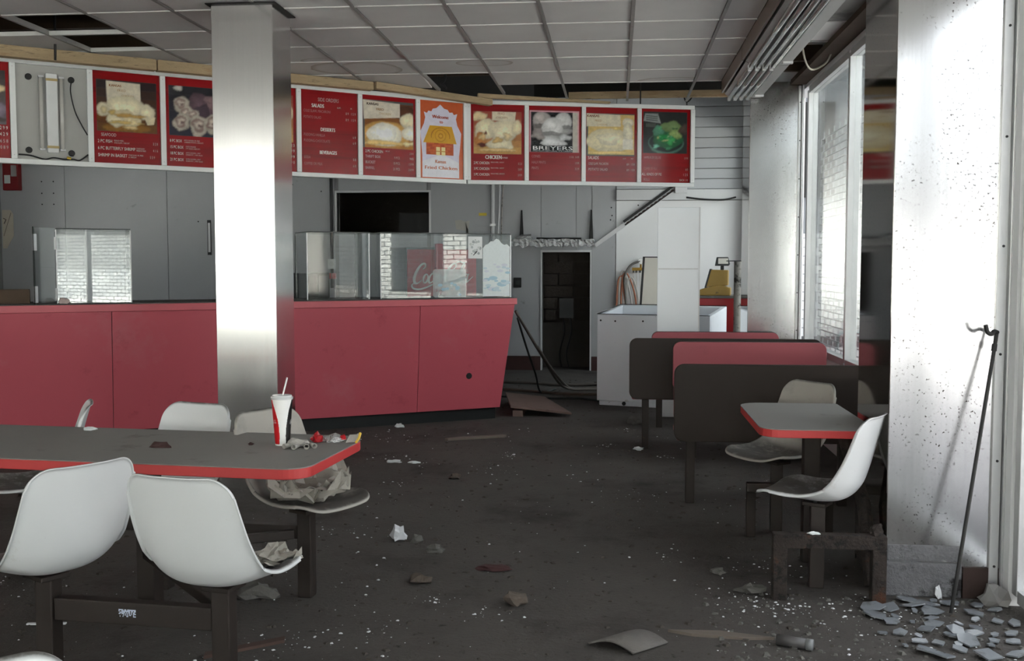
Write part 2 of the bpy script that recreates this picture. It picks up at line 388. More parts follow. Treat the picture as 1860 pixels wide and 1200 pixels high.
# ------------------------------------------------------------------ ceiling: grid, lay-in tiles, holes
cm = MB(); GX, GY, P_ = .1025, 6.84, .61
cm.box(XL, .97, YF, GY - P_, ZC, ZC + .02); cm.box(XL, GX - 9 * P_, GY - P_, 9.6, ZC, ZC + .02); cm.box(1.38, XR, YF, 5.6, ZC, ZC + .02)
ceiling = struct(cm.build('ceiling', m_tile), 'suspended ceiling of white tiles with stained and missing ones')
def yb(x): return 7.95 + .758 * (x + 4.88) if x < -1.5 else 10.51 + .279 * (x + 1.5)
def stain_mat(name, rings):
    m, nt, P = new_mat(name); L = nt.links; v = coords(nt)
    base = mixc(nt, noise(nt, v, 3), lin((207, 206, 204)), lin((220, 219, 217)))
    for cx, cy, rx, ry in rings:
        mp = nd(nt, 'ShaderNodeMapping'); mp.inputs['Location'].default_value = (-cx / rx, -cy / ry, 0); mp.inputs['Scale'].default_value = (1 / rx, 1 / ry, 0)
        tc = nd(nt, 'ShaderNodeTexCoord'); L.new(tc.outputs['Object'], mp.inputs[0])
        ln = nd(nt, 'ShaderNodeVectorMath', operation='LENGTH'); L.new(mp.outputs[0], ln.inputs[0])
        wob = nd(nt, 'ShaderNodeMath', operation='MULTIPLY_ADD'); L.new(noise(nt, v, 9, 3), wob.inputs[0]); wob.inputs[1].default_value = .16; L.new(ln.outputs['Value'], wob.inputs[2])
        r = nd(nt, 'ShaderNodeValToRGB'); e = r.color_ramp.elements; e[0].position = .80; e[0].color = (.10, .10, .10, 1); e[1].position = 1.0; e[1].color = (.75, .75, .75, 1)
        x = e.new(1.06); x.color = (0, 0, 0, 1); L.new(wob.outputs[0], r.inputs[0])
        base = mixc(nt, r.outputs[0], base, lin((156, 144, 132)))
    L.new(base, P.inputs['Base Color']); P.inputs['Roughness'].default_value = .9; return m
st = {(-5, 3): [(.31, .02, .34, .30)], (-4, 3): [(-.10, .05, .30, .34)], (-3, 3): [(.27, -.12, .22, .15)], (-2, 3): [(-.26, -.12, .22, .15)], (-5, 2): [(.22, .26, .22, .12)], (0, 4): [(.1, .3, .35, .2)]}
tile_me = MB().box(-P_ / 2 + .011, P_ / 2 - .011, -P_ / 2 + .011, P_ / 2 - .011, 0, .016).build('ceiling_tile', m_tile, ceiling, bevel=.003)
first = True
missing = {(-7, 0), (-7, 1), (-8, 0), (-3, 4)}
for i in range(-9, 2):
    for j in range(-1, 7):
        cx, cy = GX + (i + .5) * P_, GY + (j + .5) * P_
        if (i, j) in missing or cy - P_ / 2 > yb(cx) - .12 or (j >= 5): continue
        if i == 1: continue
        o = tile_me if first else tile_me.copy()
        if not first: COL.objects.link(o)
        first = False
        o.location = (cx, cy, ZC + .003 + random.uniform(0, .003))
        if (i, j) in st:
            o.data = o.data.copy(); o.data.materials[0] = stain_mat('stained_tile_%d%d' % (i + 9, j), st[(i, j)])
        if (i, j) == (-4, 4): o.rotation_euler = (R(-2.5), R(1), 0); o.location.z -= .012
        if (i, j) == (-2, 4): o.rotation_euler = (R(-1.2), 0, 0); o.location.z -= .006
for j in range(-1, 5):                      # cut tiles along the lamp
    cy = GY + (j + .5) * P_
    box('ceiling_tile', GX + P_ + .011, .955, cy - P_ / 2 + .011, cy + P_ / 2 - .011, ZC + .003, ZC + .019, m_tile, ceiling)
for i in range(-9, 2):
    x = GX + i * P_; y1 = min(yb(x) - .05, 11.0)
    if x > -.6: y1 = min(yb(x) + .05, 11.1)
    mb = MB().box(x - .012, x + .012, GY - P_, y1, ZC - .004, ZC + .001); mb.box(x - .002, x + .002, GY - P_, y1, ZC + .001, ZC + .035)
    mb.build('main_bar', m_bar, ceiling)
for j in range(-1, 6):
    y = GY + j * P_; x0 = GX - 9 * P_; x1 = .955
    if y > 7.8: x0 = max(x0, (y - 7.95) / .758 - 4.88 - .1)
    if j == 5: x0 = GX - 2 * P_
    mb = MB().box(x0, x1, y - .012, y + .012, ZC - .003, ZC + .002); mb.box(x0, x1, y - .002, y + .002, ZC + .002, ZC + .03)
    mb.build('cross_bar', m_bar2, ceiling)
# strip of ceiling between the lamp and the window wall
m_plaster = mat('stained_plaster', (122, 120, 117), .9, 0, .3, 3, .2, 40, dirt=((60, 58, 56), .5, .7, 2.2))
box('plaster_strip', 1.37, XR, 5.6, 7.56, ZC, ZC + .02, m_plaster, ceiling)
box('ceiling_tile', 1.37, XR - .01, 7.585, 8.20, ZC, ZC + .018, m_tile, ceiling)
box('cross_bar', 1.36, XR, 8.205, 8.235, ZC - .006, ZC + .02, m_bar, ceiling)
for y in (9.15, 9.62): box('joist', 1.2, XR + .1, y, y + .06, ZC + .03, ZC + .16, m_joist, ceiling)
box('head_beam', 1.58, XR - .002, 6.2, 9.9, 3.13, ZC - .002, m_joist, ceiling)
for y in (7.2, 8.3, 9.4, 10.75): box('joist', XL + .1, 1.3, y, y + .05, 3.42, 3.60, m_joist, ceiling)
box('soffit_board', -.5, 1.62, 10.98, 11.02, 3.20, 3.27, m_wood, ceiling)
box('soffit_board', -.9, 1.62, 11.5, 11.55, 3.3, 3.75, m_dark, ceiling)
# building across the way, pale block wall under a dark eave
nb = thing('neighbour_building', 'pale block building seen through the tall window glass', 'building', (6.6, 24, -.14))
box('wall', -4.2, 8, 0, 6, 2.3, 6.2, mat('grey_upper_wall', (104, 107, 110), .85, 0, .1, 1), nb); box('plinth_wall', -4.2, 8, -.05, 6, 0, 2.3, m_brickw, nb); box('eave', -4.5, 8.2, -.5, 6.2, 6.2, 7.6, mat('eave_grey', (60, 62, 64), .8), nb)
for k in range(4): box('window', -3.4 + k * 2.6, -1.8 + k * 2.6, -.04, 0, 3.1, 5.2, m_dark, nb)

m_asph = mat('dark_asphalt', (42, 42, 45), .9, 0, .15, 2)
struct(box('added_dark_lot', 6.4, 30, 9, 50, -.14, -.132, m_asph), 'dark asphalt ground added to tone down the view through the tall window'); struct(box('added_dark_strip', 2.0, 6.4, -26, 50, -.14, -.132, m_asph), 'dark asphalt strip added on the right to darken the near column reflection')  # dark grounds added: first tones the window view, second the column reflection
fb = thing('added_building', 'unseen pale building with a dark band, added for the near column reflection', 'building', (6, -34, -.14))  # unseen, added to put a dark band into the column reflection
box('wall', 0, 26, 0, 4, 0, 3.0, m_brickw, fb); box('roof_band', -.4, 26.4, -.4, 4.6, 3.0, 5.2, m_dark, fb)
wbk = thing('added_building', 'unseen tall white building added across the front street to bounce light inside', 'building', (-26, -23, -.14))  # unseen, added to throw light back through the front windows
box('wall', 0, 30, 0, 4, 0, 7.5, mat('bounce_white_wall', (232, 230, 226), .9, 0, .05, 1), wbk)
for k in range(8): box('window', 1.2 + k * 3.6, 3.4 + k * 3.6, 4, 4.05, 4.2, 6.2, m_dark, wbk)
ab = thing('added_building', 'unseen low shop building added across the street to pattern the glass reflections', 'building', (17, -12, -.14))  # unseen, added to break up what the case glass mirrors
box('wall', 0, 6, 0, 30, 0, 4.6, mat('street_wall', (214, 212, 208), .9, 0, .1, 1), ab); box('parapet', -.2, 6, -.2, 30.2, 4.6, 5.1, mat('parapet_dark', (70, 70, 72), .8), ab)
for k in range(9): f_ = box('shop_window', -.06, 0, 1 + k * 3.2, 3.2 + k * 3.2, .7, 3.1, mat('dark_shop_glass', (40, 46, 52), .2), ab); box('awning', -.9, -.06, .8 + k * 3.2, 3.4 + k * 3.2, 3.15, 3.4, m_base if k % 2 else m_wallr, ab)

# ------------------------------------------------------------------ stainless columns
def column(name, label, x0, x1, y0, y1, zt, front, side, wall=False):
    e = struct(empty(name, (x0, y0, 0)), label); w, d = x1 - x0, y1 - y0
    box('core', .006, w - .006, .006, d - .006, 0, zt, m_dark, e)
    MB().box(0, w, -.002, .006, .10 if wall else 0, zt).build('front_panel', front, e, bevel=.002)
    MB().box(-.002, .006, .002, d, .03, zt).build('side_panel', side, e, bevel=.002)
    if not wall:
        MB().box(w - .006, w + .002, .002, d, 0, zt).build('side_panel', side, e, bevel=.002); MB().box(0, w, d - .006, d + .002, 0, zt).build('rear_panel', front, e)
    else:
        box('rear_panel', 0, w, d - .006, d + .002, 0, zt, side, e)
    return e
pil = column('steel_pillar', 'free-standing square stainless steel pillar in front of the counter', -2.622, -2.218, 6.67, 7.05, ZC - .002, m_steelp, m_steelp)
pc = MB(); pc.box(-.03, .434, -.03, .41, ZC - .008, ZC - .001); pc.build('cap_trim', m_dark, pil)
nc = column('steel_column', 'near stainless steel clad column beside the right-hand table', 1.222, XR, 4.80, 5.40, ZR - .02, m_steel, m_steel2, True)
m_rustp = mat('rust_brown_plate', (60, 44, 40), .8, 0, .35, 6, .3, 40)
m_conc2 = mat('crumbling_plinth', (122, 122, 125), .95, 0, .4, 12, 1.0, 40, dirt=[((44, 42, 42), .54, .64, 5), ((170, 170, 172), .62, .7, 22)])
box('plinth', -.012, .33, -.014, .02, 0, .155, m_conc2, nc, bevel=.006); box('plinth', .0, .325, -.010, .02, .160, .235, m_conc2, nc, bevel=.008); box('kick_plate', .335, .49, -.014, .02, 0, .14, m_rustp, nc)
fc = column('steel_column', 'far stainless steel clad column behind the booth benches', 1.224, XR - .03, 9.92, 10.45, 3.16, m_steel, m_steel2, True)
# metal jamb strips with screws
def jamb(name, label, x, y, z0, z1, dirs, ws):
    e = struct(empty(name, (x, y, 0)), label); off = 0
    for w, dp in ws:
        box('strip', off, off + w - .004, -dp, .01, z0, z1, m_alu, e, bevel=.003); off += w
    for k in range(7):
        z = z0 + .15 + k * (z1 - z0 - .3) / 6
        MB().tube([(ws[0][0] / 2, -ws[0][1] - .003, z), (ws[0][0] / 2, -ws[0][1] + .004, z)], .006, 8).build('screw', m_black, e)
    return e
jamb('trim_2', 'screwed aluminium jamb strip at the right edge of the near column', 1.665, 4.795, 0, 3.15, 1, ((.045, .012), (.03, .03), (.03, .05)))
jamb('trim_3', 'screwed aluminium jamb strip at the right edge of the far column', 1.655, 9.91, .73, 3.12, 1, ((.028, .012), (.022, .03)))

# ------------------------------------------------------------------ service counter
m_red = mat('red_laminate', (203, 92, 105), .36, 0, .05, 1.5, dirt=[((184, 76, 87), .60, .75, 5), ((202, 112, 122), .58, .8, 1.6)], spec=.6)
m_redtrim = mat('red_edge_trim', (212, 100, 110), .40, 0, .08, 3, dirt=((140, 60, 62), .64, .74, 12), spec=.6)
m_top = mat('dusty_grey_laminate', (92, 89, 86), .7, 0, .12, 2, .15, 120, dirt=[((120, 116, 110), .56, .72, 5), ((58, 54, 50), .64, .74, 11)])
m_kick = mat('black_kick', (22, 25, 26), .5, 0, .3, 8, dirt=((90, 88, 84), .66, .72, 16))
CR = R(30); CO = (-1.064, 10.068, 0)
ct = thing('service_counter', 'long red laminate service counter with sloping front and black kick board', 'counter', CO, CR)
def slant(xb0, xb1, xt0, xt1, zb, zt, yb_, yt, th):
    mb = MB(); v = [(xb0, yb_, zb), (xb1, yb_, zb), (xt1, yt, zt), (xt0, yt, zt), (xb0, yb_ + th, zb), (xb1, yb_ + th, zb), (xt1, yt + th, zt), (xt0, yt + th, zt)]
    return mb.add(v, [(0, 1, 2, 3), (5, 4, 7, 6), (0, 4, 5, 1), (3, 2, 6, 7), (0, 3, 7, 4), (1, 5, 6, 2)])
ZB, ZT = .115, 1.108
for a, b in ((-6.4, -3.580), (-3.576, -.930)): slant(a, b, a, b, ZB, ZT, -.06, -.17, .02).build('front_panel', m_red, ct, bevel=.002)
slant(-.926, -.085, -.926, .022, ZB, ZT, -.06, -.17, .02).build('front_panel', m_red, ct, bevel=.002)
ep = MB().add([(-.085, -.05, ZB), (-.085, .5, ZB), (.022, .5, ZT), (.022, -.16, ZT), (-.105, -.05, ZB), (-.105, .5, ZB), (.002, .5, ZT), (.002, -.16, ZT)], [(0, 1, 2, 3), (7, 6, 5, 4), (0, 4, 5, 1), (3, 2, 6, 7), (0, 3, 7, 4), (1, 5, 6, 2)])
ep.build('end_panel', m_red, ct)
box('kick_board', -6.4, -.11, .0, .02, 0, ZB + .02, m_kick, ct); box('kick_board', -.13, -.11, .02, .5, 0, ZB + .02, m_kick, ct)
box('carcass', -6.4, -.14, .03, .48, .02, 1.10, m_dark, ct)
hz = .436; hy = -.06 - .11 * (hz - ZB) / (ZT - ZB); hx = (-1.338 + 1.064) * .866 + (9.702 - 10.068) * .5
ring = MB().tube([(hx, hy - .004, hz), (hx, hy + .012, hz)], .030, 9); ring.build('cable_hole', m_black, ct)
wt = thing('worktop', 'grey counter top with red front edge on the service counter', 'worktop', (CO[0], CO[1], 0), CR)
tp = [(-6.4, -.185), (.042, -.185), (.042, .54), (-6.4, .54)]
MB().prism(tp, 1.109, 1.168).build('edge_band', m_redtrim, wt, bevel=.004)
MB().prism([(-6.39, -.182), (.038, -.182), (.038, .53), (-6.39, .53)], 1.168, 1.175).build('top_surface', m_top, wt)

# glass display cases
m_caseedge = mat('dark_case_edge', (46, 50, 48), .35, .3, .2, 9)
m_paper = mat('white_paper', (226, 232, 232), .7, 0, .06, 7, dirt=((180, 196, 200), .6, .75, 6))
def case(label, x0, x1, y0, y1, z0, z1, open_left=False):
    e = thing('display_case', label, 'display case', (CO[0], CO[1], 0), CR); g = .006
    box('front_pane', x0, x1, y0, y0 + g, z0, z1, m_caseglass, e)
    box('side_pane', x1 - g, x1, y0 + g, y1 - g, z0, z1, m_caseglass, e)
    if not open_left: box('side_pane', x0, x0 + g, y0 + g, y1 - g, z0, z1, m_caseglass, e)
    box('top_pane', x0, x1, y0, y1, z1, z1 + g, m_caseglass, e)
    for a, b, c, d in ((x0, x1, y0 - .003, y0 + .003), (x0, x1, y1 - .003, y1 + .003), (x0 - .002, x0 + .004, y0, y1), (x1 - .004, x1 + .002, y0, y1)):
        box('edge_strip', a, b, c, d, z1 + g, z1 + g + .008, m_caseedge, e)
    for x, y in ((x0, y0), (x1, y0), (x0, y1), (x1, y1)): box('corner_strip', x - .004, x + .004, y - .004, y + .004, z0, z1, m_caseedge if y == y1 else m_alu, e)
    return e
Z0, Z1 = 1.176, 1.768
ca = case('glass display case on the left stretch of the counter with its side door open', -3.977, -3.413, -.06, .40, Z0, Z1, True)
dr = MB().box(0, .21, -.003, .003, Z0 + .01, Z1 + .015); o = dr.build('door', m_caseglass, ca); o.location = (-3.985, -.07, 0); o.rotation_euler = (0, 0, R(222))
for z in (1.25, 1.66):
    h_ = MB().tube([(0, 0, z - .05), (0, 0, z + .05)], .010, 8).build('hinge', m_alu, o); h2 = MB().box(.19, .215, -.012, .012, z - .06, z + .07).build('clip', m_alu, o)
MB().box(.205, .215, -.005, .005, Z0, Z1 + .02).build('door_edge', m_caseedge, o)
cb = case('middle glass display case just right of the steel pillar', -1.945, -1.378, -.06, .40, Z0, Z1)
cc = case('glass display case with white posters stuck inside at the counter\'s right end', -1.270, .028, -.06, .40, Z0, Z1)
pm = print_mat('poster_print', .6, .12, 30); wv = lin((232, 240, 241)); bl = lin((176, 208, 222)); 
def on_front(x, z, l=0): return (x, -.0635 - l, z)
po = MB(); cl = [(-.262, Z0 + .01), (.016, Z0 + .01), (.016, 1.655)]
for k in range(10, -1, -1):
    u = k / 10; x = -.262 + .278 * u; cl.append((x, 1.64 + .045 * abs(math.sin(u * 9.0)) + (.05 if .25 < u < .72 else 0)))
po.poly([on_front(x, z) for x, z in cl], 0, wv); po.poly([on_front(x, z, -.002) for x, z in cl][::-1], 0, wv)
for k in range(26):
    cx, cz = random.uniform(-.24, .0), random.uniform(1.22, 1.5); s = random.uniform(.01, .04)
    po.poly([on_front(cx + s * math.cos(a) * 1.4, cz + s * .6 * math.sin(a), .0004 + k * .00002) for a in [i * 2 * math.pi / 8 for i in range(8)]], 0, random.choice((bl, lin((206, 224, 232)), lin((220, 226, 236)))))
po.build('poster', pm, cc)
po = MB(); q = [(-.412, 1.545), (-.268, 1.545), (-.268, 1.752), (-.412, 1.752)]; po.poly([on_front(*p) for p in q], 0, lin((234, 236, 236))); po.poly([on_front(p[0], p[1], -.002) for p in q][::-1], 0, wv)
for k in range(22):
    cx, cz = random.uniform(-.395, -.285), random.uniform(1.57, 1.735); s = random.uniform(.005, .016); po.poly([on_front(cx + s * math.cos(a), cz + s * math.sin(a), .0004 + k * .00002) for a in [i * 2 * math.pi / 6 for i in range(6)]], 0, random.choice((lin((190, 196, 196)), lin((170, 176, 178)), lin((210, 214, 212)))))
po.poly([on_front(*p, .0012) for p in ((-.365, 1.575), (-.355, 1.575), (-.315, 1.615), (-.325, 1.618))], 0, lin((50, 50, 52)))
po.build('poster', pm, cc)
m_sheet = glass_mat('translucent_sheet', (.95, .98, .98), .42, (225, 240, 240))
po = MB(); q = round_rect(-.768, -.436, Z0 + .005, 1.445, [.002, .002, .03, .03]); po.poly([on_front(x, z) for x, z in q], 0); po.build('plastic_sheet', m_sheet, cc)
po = MB(); q = [(-.745, 1.29), (-.50, 1.36), (-.44, 1.37), (-.44, 1.345), (-.52, 1.33), (-.745, 1.265)]; po.poly([on_front(x, z, .001) for x, z in q], 0, lin((176, 188, 190))); 
for k in range(12):
    cx, cz = random.uniform(-.70, -.47), random.uniform(1.20, 1.32); s = random.uniform(.006, .02); po.poly([on_front(cx + s * 1.6 * math.cos(a), cz + s * math.sin(a), .0012 + k * .00002) for a in [i * 2 * math.pi / 6 for i in range(6)]], 0, random.choice((bl, wv)))
po.build('sheet_print', pm, cc)

# drink machine with red front behind the counter, white script across it
m_cola = mat('faded_red_panel', (176, 44, 58), .35, 0, .06, 2)
m_white = mat('white_print', (240, 240, 238), .4, 0, .03, 5)
dm = thing('drink_machine', 'red soft drink machine with white script lettering seen through the glass case', 'drink machine', (CO[0], CO[1], 0), CR)
box('cabinet', -.74, .03, .80, 1.40, .0, 1.66, mat('machine_grey', (120, 122, 124), .5, .2), dm, bevel=.01)
box('front_panel', -.73, .02, .785, .799, .9, 1.64, m_cola, dm, bevel=.004)
box('valve_cover', -.44, -.36, .74, .786, 1.40, 1.70, m_cola, dm, bevel=.012)
def ribbon(mb, pts, w, place, m=0, c=None, n=6):
    P = smooth_path([(p[0], p[1], 0) for p in pts], n); L = len(P)
    ws = [w[0] if len(w) == 1 else None for _ in P] if len(w) == 1 else []
    if len(w) > 1:
        for i in range(L):
            t = i / (L - 1) * (len(w) - 1); k = min(int(t), len(w) - 2); ws.append(w[k] + (w[k + 1] - w[k]) * (t - k))
    le, ri = [], []
    for i, p in enumerate(P):
        d = (P[min(i + 1, L - 1)] - P[max(i - 1, 0)]).normalized(); nn = Vector((-d.y, d.x, 0)) * ws[i] / 2
        le.append(place(p.x + nn.x, p.y + nn.y, 0)); ri.append(place(p.x - nn.x, p.y - nn.y, 0))
    mb.add(le + ri, [(i, i + 1, L + i + 1, L + i) for i in range(L - 1)], m, c)
def script_logo(mb, place, c=None):
    """two script words drawn with a broad pen, unit width, slanted"""
    def pl(x, y, l): return place(x + .22 * y, y, l)
    def ring(cx, cy, rx, ry):
        ribbon(mb, [(cx + rx * math.cos(a), cy + ry * math.sin(a)) for a in [R(60 + 30 * k) for k in range(13)]], [.012, .03, .012, .03, .012], pl, c=c, n=2)
    for dx in (0, .46):
        ribbon(mb, [(dx + .135, .235), (dx + .165, .27), (dx + .15, .315), (dx + .10, .30), (dx + .055, .22), (dx + .035, .12), (dx + .055, .05), (dx + .10, .04), (dx + .15, .085)], [.012, .018, .02, .03, .042, .044, .036, .022, .010], pl, c=c)
        ring(dx + .205, .105, .033, .062)
    ribbon(mb, [(.055, .05), (.02, .015), (.05, -.03), (.14, -.045), (.24, -.02), (.33, .02), (.42, .015)], [.012, .018, .022, .026, .024, .018, .008], pl, c=c)
    ribbon(mb, [(.315, .155), (.295, .175), (.268, .15), (.255, .10), (.27, .05), (.30, .05), (.335, .09)], [.012, .02, .026, .032, .026, .016, .008], pl, c=c)
    ring(.375, .105, .032, .062); ribbon(mb, [(.41, .17), (.398, .10), (.408, .05), (.44, .085)], [.028, .03, .024, .008], pl, c=c)
    ribbon(mb, [(.445, .115), (.485, .115)], [.028], pl, c=c)
    ribbon(mb, [(.61, .315), (.66, .345), (.72, .33), (.78, .34)], [.01, .022, .024, .008], pl, c=c)
    ribbon(mb, [(.70, .10), (.745, .22), (.755, .30), (.735, .31), (.715, .22), (.712, .10), (.725, .05), (.755, .085)], [.010, .014, .016, .018, .03, .032, .024, .008], pl, c=c)
    ring(.805, .105, .032, .062); ribbon(mb, [(.84, .17), (.828, .10), (.838, .05), (.88, .09), (.92, .13)], [.028, .03, .024, .012, .006], pl, c=c)
lg = MB(); script_logo(lg, lambda x, y, l: (-.70 + x * .72, .783, 1.27 + y * .72)); lg.build('lettering', m_white, dm)
# dark counter radio inside the middle case, junk at the left
m_appl = mat('dark_appliance', (52, 54, 55), .5, 0, .1, 5)
ra = thing('microwave', 'small dark microwave oven behind the middle glass case', 'microwave', (CO[0], CO[1], 0), CR)
box('body', -1.98, -1.62, .415, .53, 1.176, 1.41, m_appl, ra, bevel=.01); box('window', -1.95, -1.75, .408, .416, 1.20, 1.385, m_black, ra); box('keypad', -1.73, -1.64, .408, .416, 1.20, 1.385, mat('keypad', (80, 82, 84), .5), ra)
m_brown = mat('brown_cardboard', (92, 76, 62), .85, 0, .2, 6)
tr = thing('cardboard_tray', 'brown cardboard tray lying on the counter at the left edge', 'tray', (CO[0], CO[1], 0), CR)
box('base', -4.95, -4.18, .02, .40, 1.176, 1.186, m_brown, tr)
for a in ((-4.95, -4.18, .02, .03), (-4.95, -4.18, .39, .40), (-4.95, -4.94, .03, .39), (-4.19, -4.18, .03, .39)): box('side', *a, 1.186, 1.285, m_brown, tr)
def crumple(name, label, cat, loc, size, m, seed, flat=.5, parent=None, group=None):
    rnd = random.Random(seed); bm = bmesh.new(); bmesh.ops.create_icosphere(bm, subdivisions=2, radius=1)
    for v in bm.verts:
        k = rnd.uniform(.55, 1.15); v.co = Vector((v.co.x * size[0] * k, v.co.y * size[1] * k, max(v.co.z, -.35) * size[2] * k))
    zmin = min(v.co.z for v in bm.verts)
    for v in bm.verts: v.co.z -= zmin
    me = bpy.data.meshes.new(name); bm.to_mesh(me); bm.free(); me.materials.append(m); o = bpy.data.objects.new(name, me); COL.objects.link(o); o.location = loc
    if parent: o.parent = parent
    else: tag(o, label, cat, group)
    return o
def on_counter(x, y): 
    c, s = math.cos(CR), math.sin(CR); return (CO[0] + x * c - y * s, CO[1] + x * s + y * c, 1.1755)
crumple('paper_scrap', 'white torn paper scrap on the counter left of the open glass case', 'paper', on_counter(-4.62, -.09), (.16, .05, .03), m_paper, 3)
crumple('paper_scrap', 'pinkish crumpled wrapper at the foot of the open case door', 'paper', on_counter(-3.93, -.13), (.05, .035, .035), mat('pinkish_paper', (196, 178, 174), .7), 5)

# ------------------------------------------------------------------ menu boards
m_mred = mat('menu_red_sheet', (150, 14, 22), .22, 0, .14, 3, dirt=((108, 10, 18), .5, .75, 1.5, (.3, 1, 9)), spec=.5)
m_frame = mat('white_board_frame', (240, 243, 242), .4, 0, .04, 5, dirt=((170, 170, 160), .70, .78, 14))
m_pr = print_mat('menu_print', .24, .22, 16)
m_light = mat('lightbox_grey', (176, 176, 172), .5, 0, .05, 4)
def rect(u0, v0, u1, v1): return [(u0, v0), (u1, v0), (u1, v1), (u0, v1)]
def blob(cx, cy, rx, ry, wob=.12, n=18, seed=0, rot=0):
    rnd = random.Random(seed * 7919 + int(cx * 997) + int(cy * 1999)); ph = [rnd.uniform(0, 6.28) for _ in range(3)]; out = []
    for k in range(n):
        a = 2 * math.pi * k / n; r = 1 + wob * (math.sin(2 * a + ph[0]) * .5 + math.sin(3 * a + ph[1]) * .6 + math.sin(5 * a + ph[2]) * .4)
        x, y = rx * r * math.cos(a), ry * r * math.sin(a); c, s = math.cos(rot), math.sin(rot); out.append((cx + x * c - y * s, cy + x * s + y * c))
    return out
def grad(u0, v0, u1, v1, ctop, cbot, n=6):
    out = []
    for k in range(n):
        t = (k + .5) / n; out.append((rect(u0, v0 + (v1 - v0) * k / n, u1, v0 + (v1 - v0) * (k + 1) / n), tuple(cbot[i] + (ctop[i] - cbot[i]) * t for i in range(3))))
    return out
CREAM, CREAM2, TANC, BRN, DBR, NAVY = (232, 222, 190), (214, 196, 150), (190, 150, 84), (124, 78, 34), (70, 40, 22), (36, 36, 56)
CLIP = [.055, .35, .945, .905]
def clip_poly(pts, u0, v0, u1, v1):
    def cut(ps, f, ix):
        out = []
        for i in range(len(ps)):
            a, b = ps[i], ps[(i + 1) % len(ps)]; fa, fb = f(a), f(b)
            if fa >= 0: out.append(a)
            if (fa >= 0) != (fb >= 0): t = fa / (fa - fb); out.append((a[0] + (b[0] - a[0]) * t, a[1] + (b[1] - a[1]) * t))
        return out
    for f in (lambda p: p[0] - u0, lambda p: u1 - p[0], lambda p: p[1] - v0, lambda p: v1 - p[1]):
        if pts: pts = cut(pts, f, 0)
    return pts
def photo_grid(art, u0, v0, u1, v1, place, nx=72, ny=64):
    """a soft-edged colour photograph printed on the sheet: a fine grid with ink colours at its corners"""
    rs = np.random.RandomState(len(art) * 13 + int(u0 * 100)); asp = .72
    U, V = np.meshgrid(np.linspace(u0, u1, nx + 1), np.linspace(v0, v1, ny + 1)); img = np.zeros(U.shape + (3,)) + .1
    nz = np.zeros(U.shape)
    for k in (6, 12, 24, 48):
        g = rs.rand(k + 2, k + 2); x = (U - u0) / (u1 - u0) * k; y = (V - v0) / (v1 - v0) * k; xi, yi = x.astype(int), y.astype(int); fx, fy = x - xi, y - yi
        nz += ((g[yi, xi] * (1 - fx) + g[yi, xi + 1] * fx) * (1 - fy) + (g[yi + 1, xi] * (1 - fx) + g[yi + 1, xi + 1] * fx) * fy - .5) * {6: .7, 12: .55, 24: .55, 48: .6}[k]
    for it in art:
        pts = np.array(it[0]); col = np.array(lin(it[1])); n = len(pts); ins = np.zeros(U.shape, bool); dist = np.full(U.shape, 9.0)
        wob = nz * (.012 if n > 5 else 0); X, Y = (U + wob) * asp, V + wob; px, py = pts[:, 0] * asp, pts[:, 1]
        for i in range(n):
            j = (i + 1) % n; ax, ay, bx_, by = px[i], py[i], px[j], py[j]; dx, dy = bx_ - ax, by - ay; t = np.clip(((X - ax) * dx + (Y - ay) * dy) / (dx * dx + dy * dy + 1e-12), 0, 1)
            dist = np.minimum(dist, np.hypot(X - ax - t * dx, Y - ay - t * dy))
            ins ^= ((ay > Y) != (by > Y)) & (X < ax + dx * (Y - ay) / (dy if abs(dy) > 1e-12 else 1e-12))
        sd = np.where(ins, dist, -dist); soft = .010 if n > 5 else .004; a = np.clip(sd / soft * .5 + .5, 0, 1); r = max(.02, float(sd.max()))
        c = it[2] if len(it) > 2 else CLIP
        if c: a = a * ((U >= c[0]) & (U <= c[2]) & (V >= c[1]) & (V <= c[3]))
        sh = 1 + .25 * nz
        if n > 5: sh = (.80 + .40 * np.clip(sd / (r * .8), 0, 1)) * (1 + .30 * nz) + .08 * np.clip((Y - py.mean()) / (np.ptp(py) + 1e-6), -1, 1)
        img = img * (1 - a[..., None]) + np.clip(col[None, None] * sh[..., None], 0, 1) * a[..., None]
    mb = MB(); mb.add([place(float(u), float(v), .0006) for u, v in zip(U.ravel(), V.ravel())], []); W1 = nx + 1; flat = img.reshape(-1, 3)
    for j in range(ny):
        for i in range(nx): mb.f.append([j * W1 + i, j * W1 + i + 1, (j + 1) * W1 + i + 1, (j + 1) * W1 + i]); mb.m.append(0); mb.c.append(None)
    mb.vc = flat; return mb
